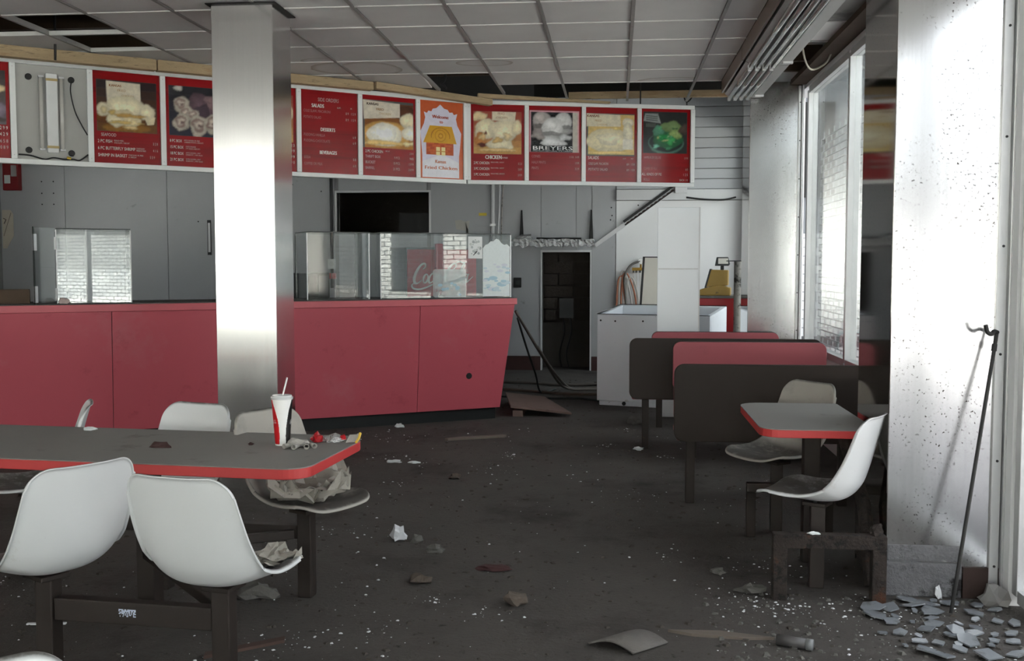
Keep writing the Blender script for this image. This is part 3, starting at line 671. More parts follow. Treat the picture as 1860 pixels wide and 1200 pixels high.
def menu_panel(board, x0, x1, z0, z1, art, texts, sheet=None):
    """red sheet set back in the frame, a printed picture and lettering on it"""
    w, h = x1 - x0, z1 - z0
    sh = MB().box(x0 + .004, x1 - .004, .006, .010, z0 + .004, z1 - .004).build('menu_panel', sheet or m_mred, board)
    def place(u, v, l=0): return (x0 + u * w, .0055 - l, z0 + v * h)
    if art:
      if art is not art_welcome:
        U0 = min(c[0] for c in [it[2] if len(it) > 2 and it[2] else CLIP for it in art]); U1 = max(c[2] for c in [it[2] if len(it) > 2 and it[2] else CLIP for it in art])
        V0 = min(c[1] for c in [it[2] if len(it) > 2 and it[2] else CLIP for it in art]); V1 = max(c[3] for c in [it[2] if len(it) > 2 and it[2] else CLIP for it in art])
        if art is art_ice: U0, V0, U1, V1 = .02, .385, .955, .935
        photo_grid(art, U0, V0, U1, V1, place).build('photo_print', m_pr, sh, smooth=True)
      else:
        mb = MB(); k = 0
        for it in art:
            pts, col = it[0], it[1]
            c = it[2] if len(it) > 2 else CLIP
            if c: pts = clip_poly(pts, *c)
            if len(pts) >= 3: mb.poly([place(p[0], p[1], .00008 * k) for p in pts], 0, lin(col)); k += 1
        mb.build('photo_print', m_pr, sh)
    if texts:
        for tx in texts:
            mb = MB(); s, u, v, cap, col, al = tx[:6]; kw = tx[6] if len(tx) > 6 else {}
            pl = lambda x, y, l=0: (x0 + x, .0035 - l, z0 + y)
            put_text(mb, s, u * w, v * h, cap * h, pl, col, kw.get('xs', .72), al, bold=kw.get('bold', 0), width=kw['w'] * w if 'w' in kw else None)
            mb.build('lettering', m_pr, sh)
    return sh
WH, DIM, FADE = (240, 232, 228), (214, 180, 178), (196, 128, 130)
def sign_card(u0, v0, u1, v1, tilt=0):
    return [([(u0, v0), (u1, v0 + tilt), (u1 - .01, v1 + tilt), (u0 - .01, v1)], (228, 218, 196))]
art_seafood = grad(.055, .35, .945, .905, (44, 34, 40), (120, 74, 30)) + [(blob(.2, .55, .2, .12, .1, seed=1), (112, 66, 26)), (blob(.5, .40, .33, .06, .2, seed=12), (150, 104, 44))] + sign_card(.21, .62, .71, .895, -.01) + [
    (blob(.48, .62, .30, .13, .10, seed=2), CREAM), (blob(.45, .50, .26, .09, .14, seed=3), (222, 208, 168)), (blob(.33, .47, .13, .07, .1, seed=4), CREAM), (blob(.15, .585, .095, .075, .05, seed=5), (226, 216, 186)), (blob(.16, .58, .055, .04, .1, seed=6), (204, 188, 146)),
    (blob(.80, .58, .11, .09, .12, seed=7), CREAM), ([(.74, .55), (.92, .53), (.90, .45), (.80, .44)], (226, 214, 180)), (blob(.52, .53, .20, .025, .3, seed=8), TANC), (blob(.45, .455, .22, .02, .3, seed=9), (206, 176, 110)), (blob(.55, .405, .10, .02, .2, seed=10), (214, 190, 140)), (blob(.28, .56, .05, .03, .3, seed=13), (196, 166, 104)), (blob(.60, .46, .06, .03, .3, seed=14), (224, 206, 160))]
art_box = grad(.055, .35, .945, .905, (34, 34, 40), (46, 44, 62)) + [(blob(.62, .66, .30, .16, .2, seed=1), (96, 74, 84)), (blob(.75, .74, .16, .08, .2, seed=2), (140, 112, 116)), (blob(.55, .62, .12, .10, .2, seed=3), (70, 54, 66)), (blob(.20, .88, .07, .03, .1, seed=4), (190, 184, 176))]
for k, (a, b, r) in enumerate(((.24, .70, .115), (.32, .60, .11), (.42, .585, .09), (.24, .50, .125), (.50, .47, .15), (.72, .50, .14), (.85, .62, .12))):
    art_box += [(blob(a, b, r, r * .78, .14, seed=20 + k), (196, 186, 172)), (blob(a - .01, b + .01, r * .7, r * .5, .2, seed=30 + k), (152, 130, 124)), (blob(a - .01, b + .012, r * .45, r * .3, .3, seed=40 + k), (204, 190, 178)), (blob(a + .01, b, r * .18, r * .12, .3, seed=50 + k), (110, 84, 84))]
art_left = grad(.055, .35, .945, .905, (70, 60, 58), (116, 104, 108)) + [(blob(.6, .74, .3, .08, .15, seed=3), (196, 168, 120)), (blob(.72, .72, .2, .05, .2, seed=4), (224, 202, 160)), (blob(.55, .57, .28, .1, .12, seed=5), (226, 200, 206)), (blob(.85, .50, .1, .09, .3, seed=6), (140, 124, 140)), (blob(.8, .40, .14, .03, .3, seed=7), (76, 62, 60))]
GLOW = (252, 246, 226)
art_bucket = grad(.03, .35, .955, .93, (96, 52, 26), (196, 130, 56)) + [(blob(.80, .80, .2, .1, .1, seed=1), (84, 46, 28), [.03, .35, .955, .93]), (blob(.42, .52, .45, .17, .08, seed=2), (222, 170, 90)), (blob(.86, .70, .15, .11, .1, seed=3), (238, 226, 192)), (blob(.88, .55, .14, .09, .1, seed=4), GLOW), (blob(.42, .52, .32, .15, .06, seed=5), GLOW), (blob(.40, .54, .25, .115, .06, seed=6), (255, 252, 240)), (blob(.4, .42, .36, .035, .3, seed=7), (232, 200, 130)), (blob(.86, .42, .1, .03, .3, seed=8), (240, 224, 170)),
    ([(.04, .70), (.70, .745), (.70, .915), (.02, .935)], (226, 216, 198), [.02, .35, .955, .94])]
art_chicken = grad(.055, .35, .945, .905, (160, 70, 56), (206, 164, 96)) + [(blob(.16, .84, .14, .06, .2, seed=1), (226, 204, 160)), (blob(.3, .67, .24, .13, .12, seed=2), (238, 226, 192)), (blob(.62, .66, .28, .15, .1, seed=3), (240, 228, 196)), (blob(.86, .70, .10, .10, .1, seed=4), (236, 222, 186)), (blob(.18, .54, .12, .08, .2, seed=5), (196, 130, 72)), (blob(.22, .57, .07, .04, .3, seed=6), (230, 196, 140)), (blob(.24, .47, .10, .03, .3, seed=7), (92, 34, 20)), (blob(.55, .48, .26, .08, .14, seed=8), (240, 230, 200)), (blob(.50, .53, .10, .04, .3, seed=9), (214, 180, 120)), (blob(.68, .58, .09, .05, .3, seed=10), (226, 206, 160)), (blob(.52, .405, .34, .022, .05, seed=11), (226, 196, 140)), (blob(.28, .62, .03, .02, .3, seed=13), (104, 46, 24))] + [([(.40, .79), (.82, .775), (.84, .905), (.40, .905)], (236, 224, 198))]
art_salads = grad(.02, .37, .945, .915, (222, 190, 124), (226, 196, 120)) + [([(.02, .74), (.68, .745), (.67, .90), (.02, .915)], (228, 218, 192), [.02, .37, .945, .915]), (blob(.44, .55, .42, .17, .07, seed=2), (238, 226, 188), [.02, .37, .945, .915]), (blob(.82, .80, .11, .06, .05, seed=3), (240, 230, 206)), (blob(.82, .66, .10, .14, .05, seed=4), (238, 230, 204)), ([(.72, .44), (.92, .44), (.92, .58), (.72, .58)], (240, 234, 216)), (blob(.45, .58, .25, .08, .2, seed=5), (244, 234, 204)), (blob(.4, .395, .5, .02, .2, seed=6), (236, 210, 140)), (blob(.60, .72, .06, .02, .4, seed=7), (226, 204, 130))]
IC = [.045, .43, .83, .915]
art_ice = [(rect(.02, .385, .955, .935), (232, 170, 180), None), (rect(.83, .39, .93, .915), (206, 200, 190), None), (rect(.045, .39, .83, .915), (30, 32, 36), None)]
for k, (a, b, r, c) in enumerate(((.25, .80, .17, (186, 178, 176)), (.65, .79, .17, (214, 214, 214)), (.45, .70, .20, (232, 232, 232)))):
    art_ice += [(blob(a, b, r, r * .72, .03, seed=60 + k), c, IC), (blob(a - .02, b - .13, r * .95, r * .45, .22, seed=63 + k), tuple(int(x * .78) for x in c), IC), (blob(a, b - .07, r * 1.02, r * .16, .35, seed=66 + k), tuple(int(x * .6) for x in c), IC), (blob(a - .03, b + .04, r * .6, r * .35, .06, seed=69 + k), tuple(min(255, int(x * 1.06)) for x in c), IC)]
art_ice += [(blob(.45, .52, .26, .06, .25, seed=72), (224, 226, 228), IC), (blob(.18, .60, .12, .05, .3, seed=73), (168, 160, 158), IC), (blob(.68, .58, .11, .05, .3, seed=74), (206, 208, 210), IC), (rect(.045, .39, .83, .475), (22, 26, 30), None)]
art_burger = [(rect(.045, .40, .93, .955), (44, 46, 46), [.045, .40, .93, .955])] + [(p, c, [.045, .40, .93, .955]) for p, c in ((blob(.50, .53, .36, .14, .02, n=26, seed=1), (96, 140, 124)), (blob(.50, .545, .34, .125, .02, n=26, seed=2), (34, 48, 46)), (blob(.52, .60, .30, .14, .14, seed=3), (44, 110, 70)), (blob(.35, .70, .12, .07, .15, seed=4), (86, 150, 120)), (blob(.62, .75, .2, .09, .2, seed=5), (120, 146, 96)), (blob(.70, .66, .12, .06, .3, seed=6), (150, 178, 110)), (blob(.45, .60, .12, .06, .3, seed=7), (30, 140, 70)), (blob(.60, .57, .09, .05, .3, seed=8), (70, 170, 96)), (blob(.85, .72, .1, .06, .3, seed=9), (84, 70, 62)), (blob(.30, .49, .06, .025, .3, seed=10), (120, 200, 170)), (blob(.55, .47, .08, .02, .3, seed=11), (60, 130, 90)), ([(.05, .83), (.40, .80), (.34, .93), (.08, .93)], (150, 156, 154)))]
for k in range(16): art_burger.append((blob(random.uniform(.3, .75), random.uniform(.52, .76), .025, .012, .4, n=8, seed=80 + k), random.choice(((150, 210, 150), (40, 90, 60), (190, 200, 140), (100, 190, 130))), [.045, .40, .93, .955]))
for k in range(8): art_burger.append((rect(.10 + k * .025, .75, .115 + k * .025, .80), (96, 104, 98), [.045, .40, .93, .955]))
for k in range(3): art_burger.append(([(.10, .845 + k * .026), (.33, .832 + k * .026), (.33, .842 + k * .026), (.10, .856 + k * .026)], (60, 64, 64), [.045, .40, .93, .955]))
# the welcome sheet: sunburst arch with a house
OR = (206, 98, 56)
sun = [(.02, .60), (.10, .70), (.13, .78), (.10, .85), (.17, .835), (.20, .865), (.27, .86), (.30, .895), (.38, .905), (.47, .955), (.56, .905), (.64, .895), (.68, .86), (.75, .865), (.78, .835), (.86, .85), (.83, .78), (.86, .70), (.95, .60), (.93, .45), (.90, .3), (.90, .02), (.06, .02), (.06, .3), (.04, .45)]
art_welcome = [(rect(.0, .0, .97, 1), OR, None), (sun, (226, 222, 240), None), ([(.06, .02), (.90, .02), (.90, .22), (.5, .32), (.06, .22)], (238, 236, 244), None), (rect(.15, .31, .77, .48), (196, 82, 28), None)]
for r in range(5):
    for c_ in range(7):
        u = .155 + c_ * .09 + (r % 2) * .045
        if u + .08 < .77: art_welcome.append((rect(u, .318 + r * .032, u + .082, .343 + r * .032), (214, 100, 40) if (r + c_) % 3 else (186, 70, 24), None))
art_welcome += [([(.08, .46), (.84, .46), (.73, .68), (.23, .68)], (220, 164, 34), None), (blob(.47, .555, .13, .08, 0, n=24), (200, 140, 26), None), (blob(.47, .555, .11, .066, 0, n=24), (222, 166, 40), None), (blob(.475, .553, .06, .036, 0, n=16), (196, 132, 24), None), (blob(.475, .553, .035, .02, 0, n=12), (224, 170, 50), None), (rect(.37, .305, .46, .41), (244, 226, 160), None), (rect(.49, .305, .58, .41), (244, 226, 160), None), (rect(.37, .35, .58, .36), (206, 140, 60), None)]
for k in range(24):
    a = math.pi * (1.02 - k / 23 * 1.04); art_welcome.append((blob(.47 + .21 * math.cos(a), .54 + .115 * math.sin(a), .010, .012, 0, n=6), (172, 112, 20), None))

def board(name, label, origin, ang, L0, L1, cuts, h):
    b = thing(name, label, 'menu board', origin, ang); fw = .022
    box('back_box', L0, L1, .03, .16, .01, h - .01, m_frame, b)
    box('top_rail', L0, L1, -.012, .03, h - .040, h, m_frame, b, bevel=.003); box('bottom_rail', L0, L1, -.012, .03, 0, .040, m_frame, b, bevel=.003)
    for x in cuts: box('divider', x - fw, x + fw, -.014, .03, .041, h - .041, m_frame, b, bevel=.003)
    for x in cuts:
        for z in (.07, h - .07): MB().tube([(x, -.0165, z), (x, -.012, z)], .004, 6).build('screw', m_alu, b)
    return b
BH = .838
A1 = [-.48, .106, .687, 1.273, 1.88, 2.485, 3.09, 3.699, 4.228]
b1 = board('menu_board', 'longer left section of the white-framed red menu board above the counter', (-4.882, 7.946, 2.297), R(37.178), -.50, 4.232, A1, BH)
A2 = [.018, .611, 1.205, 1.796, 2.372]
b2 = board('menu_board', 'shorter right section of the white-framed red menu board above the counter', (-1.5, 10.511, 2.297), R(15.577), .008, 2.390, A2, BH)
PZ0, PZ1 = .036, BH - .036
def span(A, k): return A[k] + .020, A[k + 1] - .020
def row(s, v, price, cap=.036, small=None, col=WH, u=.06, pu=.95, pc=None, xs=.74):
    out = [(s, u, v, cap, col, 'l', {'xs': xs})]
    if small:
        w = text_shape(s)[2] / .73 * cap * xs * (BH - .06) / .57
        for q, line in enumerate(small): out.append((line, u + w + .03, v + cap * .55 - q * cap * .62 * 1.05, cap * .44, (226, 206, 204), 'l', {'xs': .74}))
    out.append((price, pu, v - .002, cap * .86, pc or (214, 190, 186), 'r', {'xs': .62}))
    return out
menu_panel(b1, *span(A1, 0), PZ0, PZ1, art_left, [('2 9 9', .96, .30, .038, WH, 'r'), ('4 2 9', .96, .235, .038, WH, 'r'), ('6 5 8', .96, .165, .038, DIM, 'r'), ('10 8 9', .96, .10, .038, DIM, 'r')])
menu_panel(b1, *span(A1, 2), PZ0, PZ1, art_seafood, [('KANSAS', .24, .835, .026, (150, 92, 44), 'l', {'xs': 1.0, 'bold': .05}), ('FRIED', .36, .785, .026, (186, 146, 92), 'l', {'xs': 1.0}), ('CHICKEN', .42, .735, .022, (196, 164, 116), 'l', {'xs': 1.0}), ('SEAFOOD', .11, .295, .036, (216, 200, 198), 'l')] + row('2 PC FISH', .225, '3 2 8', small=('FRENCH FRIES,', 'COLE SLAW, 1 BISCUIT')) + row('6 PC BUTTERFLY SHRIMP', .150, '4 1 6', small=('COLE SLAW,', 'FRENCH FRIES'), xs=.72, pc=DIM) + row('SHRIMP IN BASKET', .075, '5 5 9', small=('COLE SLAW, FR. FRIES', '& 1 BISCUIT'), pc=DIM, pu=.90))
menu_panel(b1, *span(A1, 3), PZ0, PZ1, art_box, sum([row(s, v, p, small=q, xs=.66, cap=.034) for s, v, p, q in (('8 PC BOX', .275, '8 5 9', ('8 PCS CHICKEN, SM. FRIES', '2 MASHED POTATO, 2 BISCUITS')), ('15 PC BOX', .205, '14 9 9', ('15 PCS CHICKEN', '1 PT. SALAD, 6 BISCUITS')), ('18 PC BOX', .135, '17 9 9', ('18 PCS CHICKEN, 1 PINT', '2 MASH POT., 1 PINT SALAD')), ('21 PC BOX', .065, '20 9 9', ('21 PCS CHICKEN, 2 PINT', '4 MASH POT., 2 PINT SALAD')))], []))
menu_panel(b1, *span(A1, 4), PZ0, PZ1, art_chicken, [('1 2 3', .96, .30, .036, WH, 'r'), ('1 9 9', .96, .235, .036, WH, 'r'), ('1 9 9', .96, .165, .036, WH, 'r'), ('2 9 0', .96, .10, .036, DIM, 'r')])
so = [('SIDE ORDERS', .48, .865, .046, (206, 170, 170), 'c'), ('SALADS', .19, .79, .046, WH, 'l', {'bold': .05}), ('1/2 PT.', .63, .795, .018, WH, 'l'), ('PT.', .87, .795, .018, WH, 'l'), ('DESSERTS', .34, .51, .044, WH, 'l', {'bold': .05}), ('BEVERAGES', .32, .235, .044, WH, 'l', {'bold': .05})]
for s, v, p in (('COLE SLAW, MACARONI', .73, '8 9   1 5 9'), ('POTATO SALAD', .655, '8 9   1 5 9'), ('PUDDING-VANILLA', .445, '6 9'), ('PUDDING-CHOCOLATE', .375, '6 9'), ('SODA', .175, '5 0'), ('COFFEE OR MILK', .10, '6 0')):
    so += [(s, .05, v, .034, FADE, 'l', {'xs': .66}), (p, .96, v - .004, .032, DIM, 'r')]
menu_panel(b1, *span(A1, 5), PZ0, PZ1, None, so)
kf = [('KANSAS', .09, .875, .032, (60, 34, 22), 'l', {'xs': 1.0, 'bold': .06}), ('FRIED', .26, .815, .030, (150, 110, 62), 'l', {'xs': 1.0, 'bold': .05}), ('CHICKEN', .31, .765, .028, (196, 164, 112), 'l', {'xs': 1.0})]
menu_panel(b1, *span(A1, 6), PZ0, PZ1, art_bucket, kf + row('2 PC CHICKEN', .29, '2 8 4', small=('1 BISCUIT',)) + row('THRIFT BOX', .225, '9 8 5', pc=WH, col=(214, 178, 182)) + row('BUCKET', .155, '1 5 9 9', col=(214, 178, 182)) + row('BARREL', .085, '2 0 9 9', col=(206, 160, 168)) + [('9 PCS.', .70, .225, .032, DIM, 'r'), ('15 PCS.', .70, .155, .032, DIM, 'r'), ('21 PCS.', .70, .085, .032, DIM, 'r')])
SER = {'xs': .95, 'bold': .07}
menu_panel(b1, *span(A1, 7), PZ0, PZ1, art_welcome, [('Welcome', .47, .775, .046, (176, 66, 40), 'c', SER), ('to', .49, .715, .042, (176, 66, 40), 'c', SER), ('Kansas', .47, .205, .044, (206, 130, 104), 'c', SER), ('Fried Chicken', .48, .125, .044, (206, 120, 90), 'c', dict(SER, w=.74)), ('KANSAS FRIED CHICKEN', .47, .625, .018, (150, 96, 20), 'c')], mat('orange_sheet', OR, .3))
menu_panel(b2, *span(A2, 0), PZ0, PZ1, art_chicken, [('FRIED', .50, .865, .028, (170, 110, 70), 'l', {'xs': 1.0}), ('CHICKEN', .47, .815, .026, (176, 130, 90), 'l', {'xs': 1.0}), ('CHICKEN', .27, .285, .052, WH, 'l', {'bold': .05}), ('W/FRIES', .58, .292, .022, WH, 'l')] + row('2 PC CHICKEN', .215, '3 2 3', small=('FRENCH FRIES, 1 BISCUIT',), xs=.64) + row('3 PC CHICKEN', .14, '3 8 9', small=('FRENCH FRIES, 1 BISCUIT',), xs=.64) + row('5 PC CHICKEN', .065, '5 9 9', small=('FRENCH FRIES, 2 BISCUITS',), xs=.64))
menu_panel(b2, *span(A2, 1), PZ0, PZ1, art_ice, [('BREYERS', .07, .418, .052, (238, 238, 240), 'l', {'w': .76, 'bold': .02}), ('PREMIUM NATURAL ICE CREAM', .08, .397, .014, (226, 228, 230), 'l', {'w': .74})] + row('CONES', .315, '1 1 0   1 4 9', col=FADE, pc=DIM) + row('HALF PINTS', .235, '1 9 9', col=FADE, pc=DIM) + row('PINTS', .16, '3 2 9', col=FADE, pc=DIM))
menu_panel(b2, *span(A2, 2), PZ0, PZ1, art_salads, [('KANSAS', .03, .865, .032, (120, 62, 34), 'l', {'xs': 1.05, 'bold': .05}), ('FRIED', .18, .805, .028, (176, 128, 72), 'l', {'xs': 1.0}), ('CHICKEN', .22, .755, .024, (206, 174, 120), 'l', {'xs': 1.0}), ('SALADS', .05, .305, .044, WH, 'l'), ('1/2 PT.', .72, .31, .018, DIM, 'l'), ('PINT', .93, .31, .018, DIM, 'r')] + row('COLE SLAW, MACARONI', .23, '8 9   1 5 9', xs=.5, col=DIM) + row('POTATO SALAD', .155, '8 9   1 5 9', col=DIM))
menu_panel(b2, *span(A2, 3), PZ0, PZ1, art_burger, row('HAMBURGER DELUXE', .325, '1 9 9', xs=.5, col=(216, 160, 164)) + row('COFFEE OR MILK', .175, '6 0', col=FADE, xs=.5) + [('ALL KINDS OF PIE', .02, .10, .038, (240, 224, 220), 'l', {'xs': .68}), ('1 2 5', .95, .10, .034, DIM, 'r')] + row('ROLLS', .03, 'EACH  1 0', col=(200, 130, 134), xs=.6))
# the open light box
lx0, lx1 = span(A1, 1); lc = (lx0 + lx1) / 2
lb = box('light_box', lx0, lx1, .018, .024, PZ0, PZ1, m_light, b1)
m_lamp = mat('dead_tube_glass', (206, 204, 198), .15, 0, .05, 5, spec=.7)
box('ballast_cover', lc - .045, lc + .04, -.022, .017, .10, .735, mat('ballast_white', (226, 228, 228), .4), lb, bevel=.005)
for x in (lc - .082, lc + .072):
    MB().tube([(x, -.004, .125), (x, -.004, .70)], .016, 10).build('dead_tube', m_lamp, lb, smooth=True)
    for z in (.118, .70): box('lamp_holder', x - .02, x + .02, -.018, .017, z, z + .014, m_alu, lb)
for z in (.135, .675): box('rusty_clip', lc - .048, lc + .043, -.026, -.02, z, z + .02, mat('rusty_clip', (186, 166, 116), .6), lb)
for x, z in ((lx0 + .10, .70), (lx1 - .12, .70), (lx0 + .09, .115), (lx1 - .13, .105)): MB().tube([(x, .008, z), (x, .018, z)], .026, 14).build('cable_hole', m_black, lb)
MB().tube(smooth_path([(lx1 - .12, .0, .69), (lx1 - .13, -.01, .60), (lx1 - .10, -.005, .45), (lx1 - .05, .0, .34), (lx1 - .005, .005, .26)]), .005, 6).build('cable', m_black, lb)
MB().tube(smooth_path([(lx0 + .01, .0, .075), (lx0 + .1, -.005, .07), (lx0 + .2, .0, .045), (lc, -.005, .06), (lc + .08, -.01, .05), (lc + .15, .0, .055), (lx1 - .07, .0, .05), (lx1 - .005, .0, .10)]), .006, 6).build('cable', m_black, lb)
MB().tube([(lc + .1, -.012, .065), (lc + .13, -.012, .06)], .011, 6).build('wire_nut', mat('yellow_cap', (206, 176, 60), .5), lb)

# ------------------------------------------------------------------ timber and hangers above the menu boards
def along1(s, off): # a point along the left board line, off metres in front of it
    a = R(37.178); return (-4.882 + s * math.cos(a) + off * math.sin(a), 7.946 + s * math.sin(a) - off * math.cos(a))
def along2(s, off):
    a = R(15.577); return (-1.5 + s * math.cos(a) + off * math.sin(a), 10.511 + s * math.sin(a) - off * math.cos(a))
def beam(label, p, q, z0, z1, zq0=None, zq1=None, w=.07, m=None):
    p, q = Vector((*p, 0)), Vector((*q, 0)); d = (q - p); L = d.length; zq0 = z0 if zq0 is None else zq0; zq1 = z1 if zq1 is None else zq1
    mb = MB().add([(0, -w / 2, z0), (0, w / 2, z0), (0, w / 2, z1), (0, -w / 2, z1), (L, -w / 2, zq0), (L, w / 2, zq0), (L, w / 2, zq1), (L, -w / 2, zq1)], [(0, 3, 2, 1), (4, 5, 6, 7), (0, 1, 5, 4), (3, 7, 6, 2), (0, 4, 7, 3), (1, 2, 6, 5)])
    o = mb.build('timber_batten', m or m_wood, bevel=.006); o.location = p; o.rotation_euler = (0, 0, math.atan2(d.y, d.x)); tag(o, label, 'batten'); return o
beam('weathered tan timber batten above the left end of the menu board', along1(-.5, .34), along1(1.14, .34), 3.072, 3.160, w=.09)
beam('weathered tan timber batten above the menu board either side of the pillar', along1(1.15, .34), along1(3.10, .26), 3.072, 3.160, 3.09, 3.166, w=.09)
beam('weathered tan timber batten above the welcome panel of the menu board', along1(3.11, .30), along1(4.35, .30), 3.100, 3.166, 3.045, 3.105, w=.08)
beam('thin tan batten sloping down above the right menu board section', along2(.08, .22), along2(1.45, .12), 3.12, 3.166, 3.115, 3.135, .05)
m_wire = mat('dark_wire', (30, 29, 29), .6)
def wire(name, label, cat, pts, r=.005, m=None):
    o = MB().tube(smooth_path(pts, 5), r, 6).build(name, m or m_wire, smooth=True); return tag(o, label, cat)
x, y = along1(.36, .48); wire('hanger_wire', 'black hanger wire dropping to the open light box', 'wire', [(x, y, 3.70), (x + .005, y, 3.40), (x, y, 3.06)], .010)
x, y = along1(3.93, .10); wire('hanger_wire', 'dark twisted hanger wire above the welcome panel', 'wire', [(x, y, 3.72), (x, y, 3.5), (x + .02, y, 3.3), (x - .02, y, 3.25), (x + .03, y, 3.2), (x, y, 3.24)], .012)
x, y = along2(2.3, .02); wire('hanger_wire', 'looped hanger wire at the right end of the menu board', 'wire', [(x, y, 3.7), (x, y, 3.4), (x + .03, y, 3.3), (x + .05, y, 3.22), (x, y, 3.17), (x - .03, y, 3.23), (x, y, 3.29), (x, y, 3.136)], .008)
x, y = along2(1.8, .02); wire('hanger_wire', 'straight hanger wire above the green salad panel', 'wire', [(x, y, 3.7), (x, y, 3.42), (x, y, 3.137)], .007)
wire('loose_cable', 'loose pale cable drooping from the ceiling hole beside the window', 'cable', [(1.40, 8.3, 3.22), (1.46, 8.5, 3.10), (1.55, 8.7, 3.05), (1.64, 8.62, 3.08), (1.66, 8.5, 3.13)], .008, mat('pale_cable', (170, 164, 150), .6))

# ------------------------------------------------------------------ strip lamp under the ceiling
m_lampw = mat('lamp_enamel', (138, 136, 133), .3, .35, .12, 4, dirt=((110, 92, 78), .60, .74, 4))
m_tube = mat('unlit_tube_glass', (170, 170, 168), .10, .5, .05, 3, spec=.8)
m_brass = mat('tarnished_side', (128, 112, 98), .35, .5, .2, 3)
def strip(label, y0, y1):
    e = thing('strip_lamp', label, 'ceiling lamp', (0, 0, 0)); zt = 3.172
    sec = [(.97, zt), (.985, 3.05), (1.02, 3.03), (1.27, 3.03), (1.315, 3.055), (1.33, zt)]
    mb = MB(); n = len(sec); mb.add([(x, y0, z) for x, z in sec] + [(x, y1, z) for x, z in sec], [(k, k + 1, n + k + 1, n + k) for k in range(n - 1)] + [tuple(range(n)), tuple(range(2 * n - 1, n - 1, -1)), (n - 1, 0, n, 2 * n - 1)])
    mb.build('housing', m_lampw, e); box('side_strip', .955, .97, y0, y1, 3.06, zt, m_brass, e)
    for x in (1.02, 1.075, 1.13, 1.185):
        MB().tube([(x, y0 + .05, 3.003), (x, y1 - .05, 3.003)], .019, 10).build('lamp_tube', m_tube, e, smooth=True)
        for y in (y0 + .02, y1 - .05):
            box('lamp_holder', x - .014, x + .014, y, y + .03, 2.985, 3.03, m_alu, e)
    box('cover_strip', 1.225, 1.31, y0, y1, 3.015, 3.03, m_lampw, e); box('end_clamp', 1.24, 1.315, y1 - .16, y1 - .12, 3.00, 3.02, m_alu, e)
    return e
strip('near length of the unlit fluorescent strip lamp under the ceiling', 5.45, 8.30)
strip('far length of the unlit fluorescent strip lamp running towards the far column', 8.32, 9.88)

# ------------------------------------------------------------------ shell chairs
m_shell = mat('white_moulded_plastic', (226, 228, 229), .38, 0, .04, 3, dirt=[((184, 178, 168), .62, .80, 3.5), ((120, 112, 104), .70, .76, 26)], spec=.5)
m_shelld = mat('dusty_moulded_plastic', (176, 172, 164), .6, 0, .06, 4, dirt=[((150, 145, 138), .50, .70, 3), ((104, 98, 92), .66, .76, 14)])
def dusty(m, rgb, amount):
    nt = m.node_tree; P = nt.nodes['Principled BSDF']; src = P.inputs['Base Color'].links[0].from_socket
    g = nd(nt, 'ShaderNodeNewGeometry'); sx = nd(nt, 'ShaderNodeSeparateXYZ'); nt.links.new(g.outputs['Normal'], sx.inputs[0])
    up = ramp(nt, sx.outputs[2], .50, .88, (0, 0, 0, 1), (amount, amount, amount, 1)); sp = ramp(nt, noise(nt, coords(nt), 9, 8, .7), .15, .5)
    mm = nd(nt, 'ShaderNodeMath', operation='MULTIPLY'); nt.links.new(up, mm.inputs[0]); nt.links.new(sp, mm.inputs[1])
    nt.links.new(mixc(nt, mm.outputs[0], src, lin(rgb)), P.inputs['Base Color'])
dusty(m_shell, (80, 76, 73), .95); dusty(m_shelld, (72, 68, 65), .95)
m_frame_br = mat('dark_brown_frame', (46, 38, 34), .55, .1, .2, 8, dirt=((92, 70, 56), .66, .74, 12))
m_rust = mat('rusty_frame', (56, 48, 44), .9, .1, .5, 14, .9, 40, dirt=[((98, 58, 36), .58, .70, 7), ((30, 27, 26), .52, .6, 22), ((140, 134, 128), .68, .74, 34)])
PROF = [(.232, .440), (.17, .445), (.08, .432), (-.01, .422), (-.09, .425), (-.145, .445), (-.185, .495), (-.207, .56), (-.224, .63), (-.241, .70), (-.262, .775), (-.276, .822)]
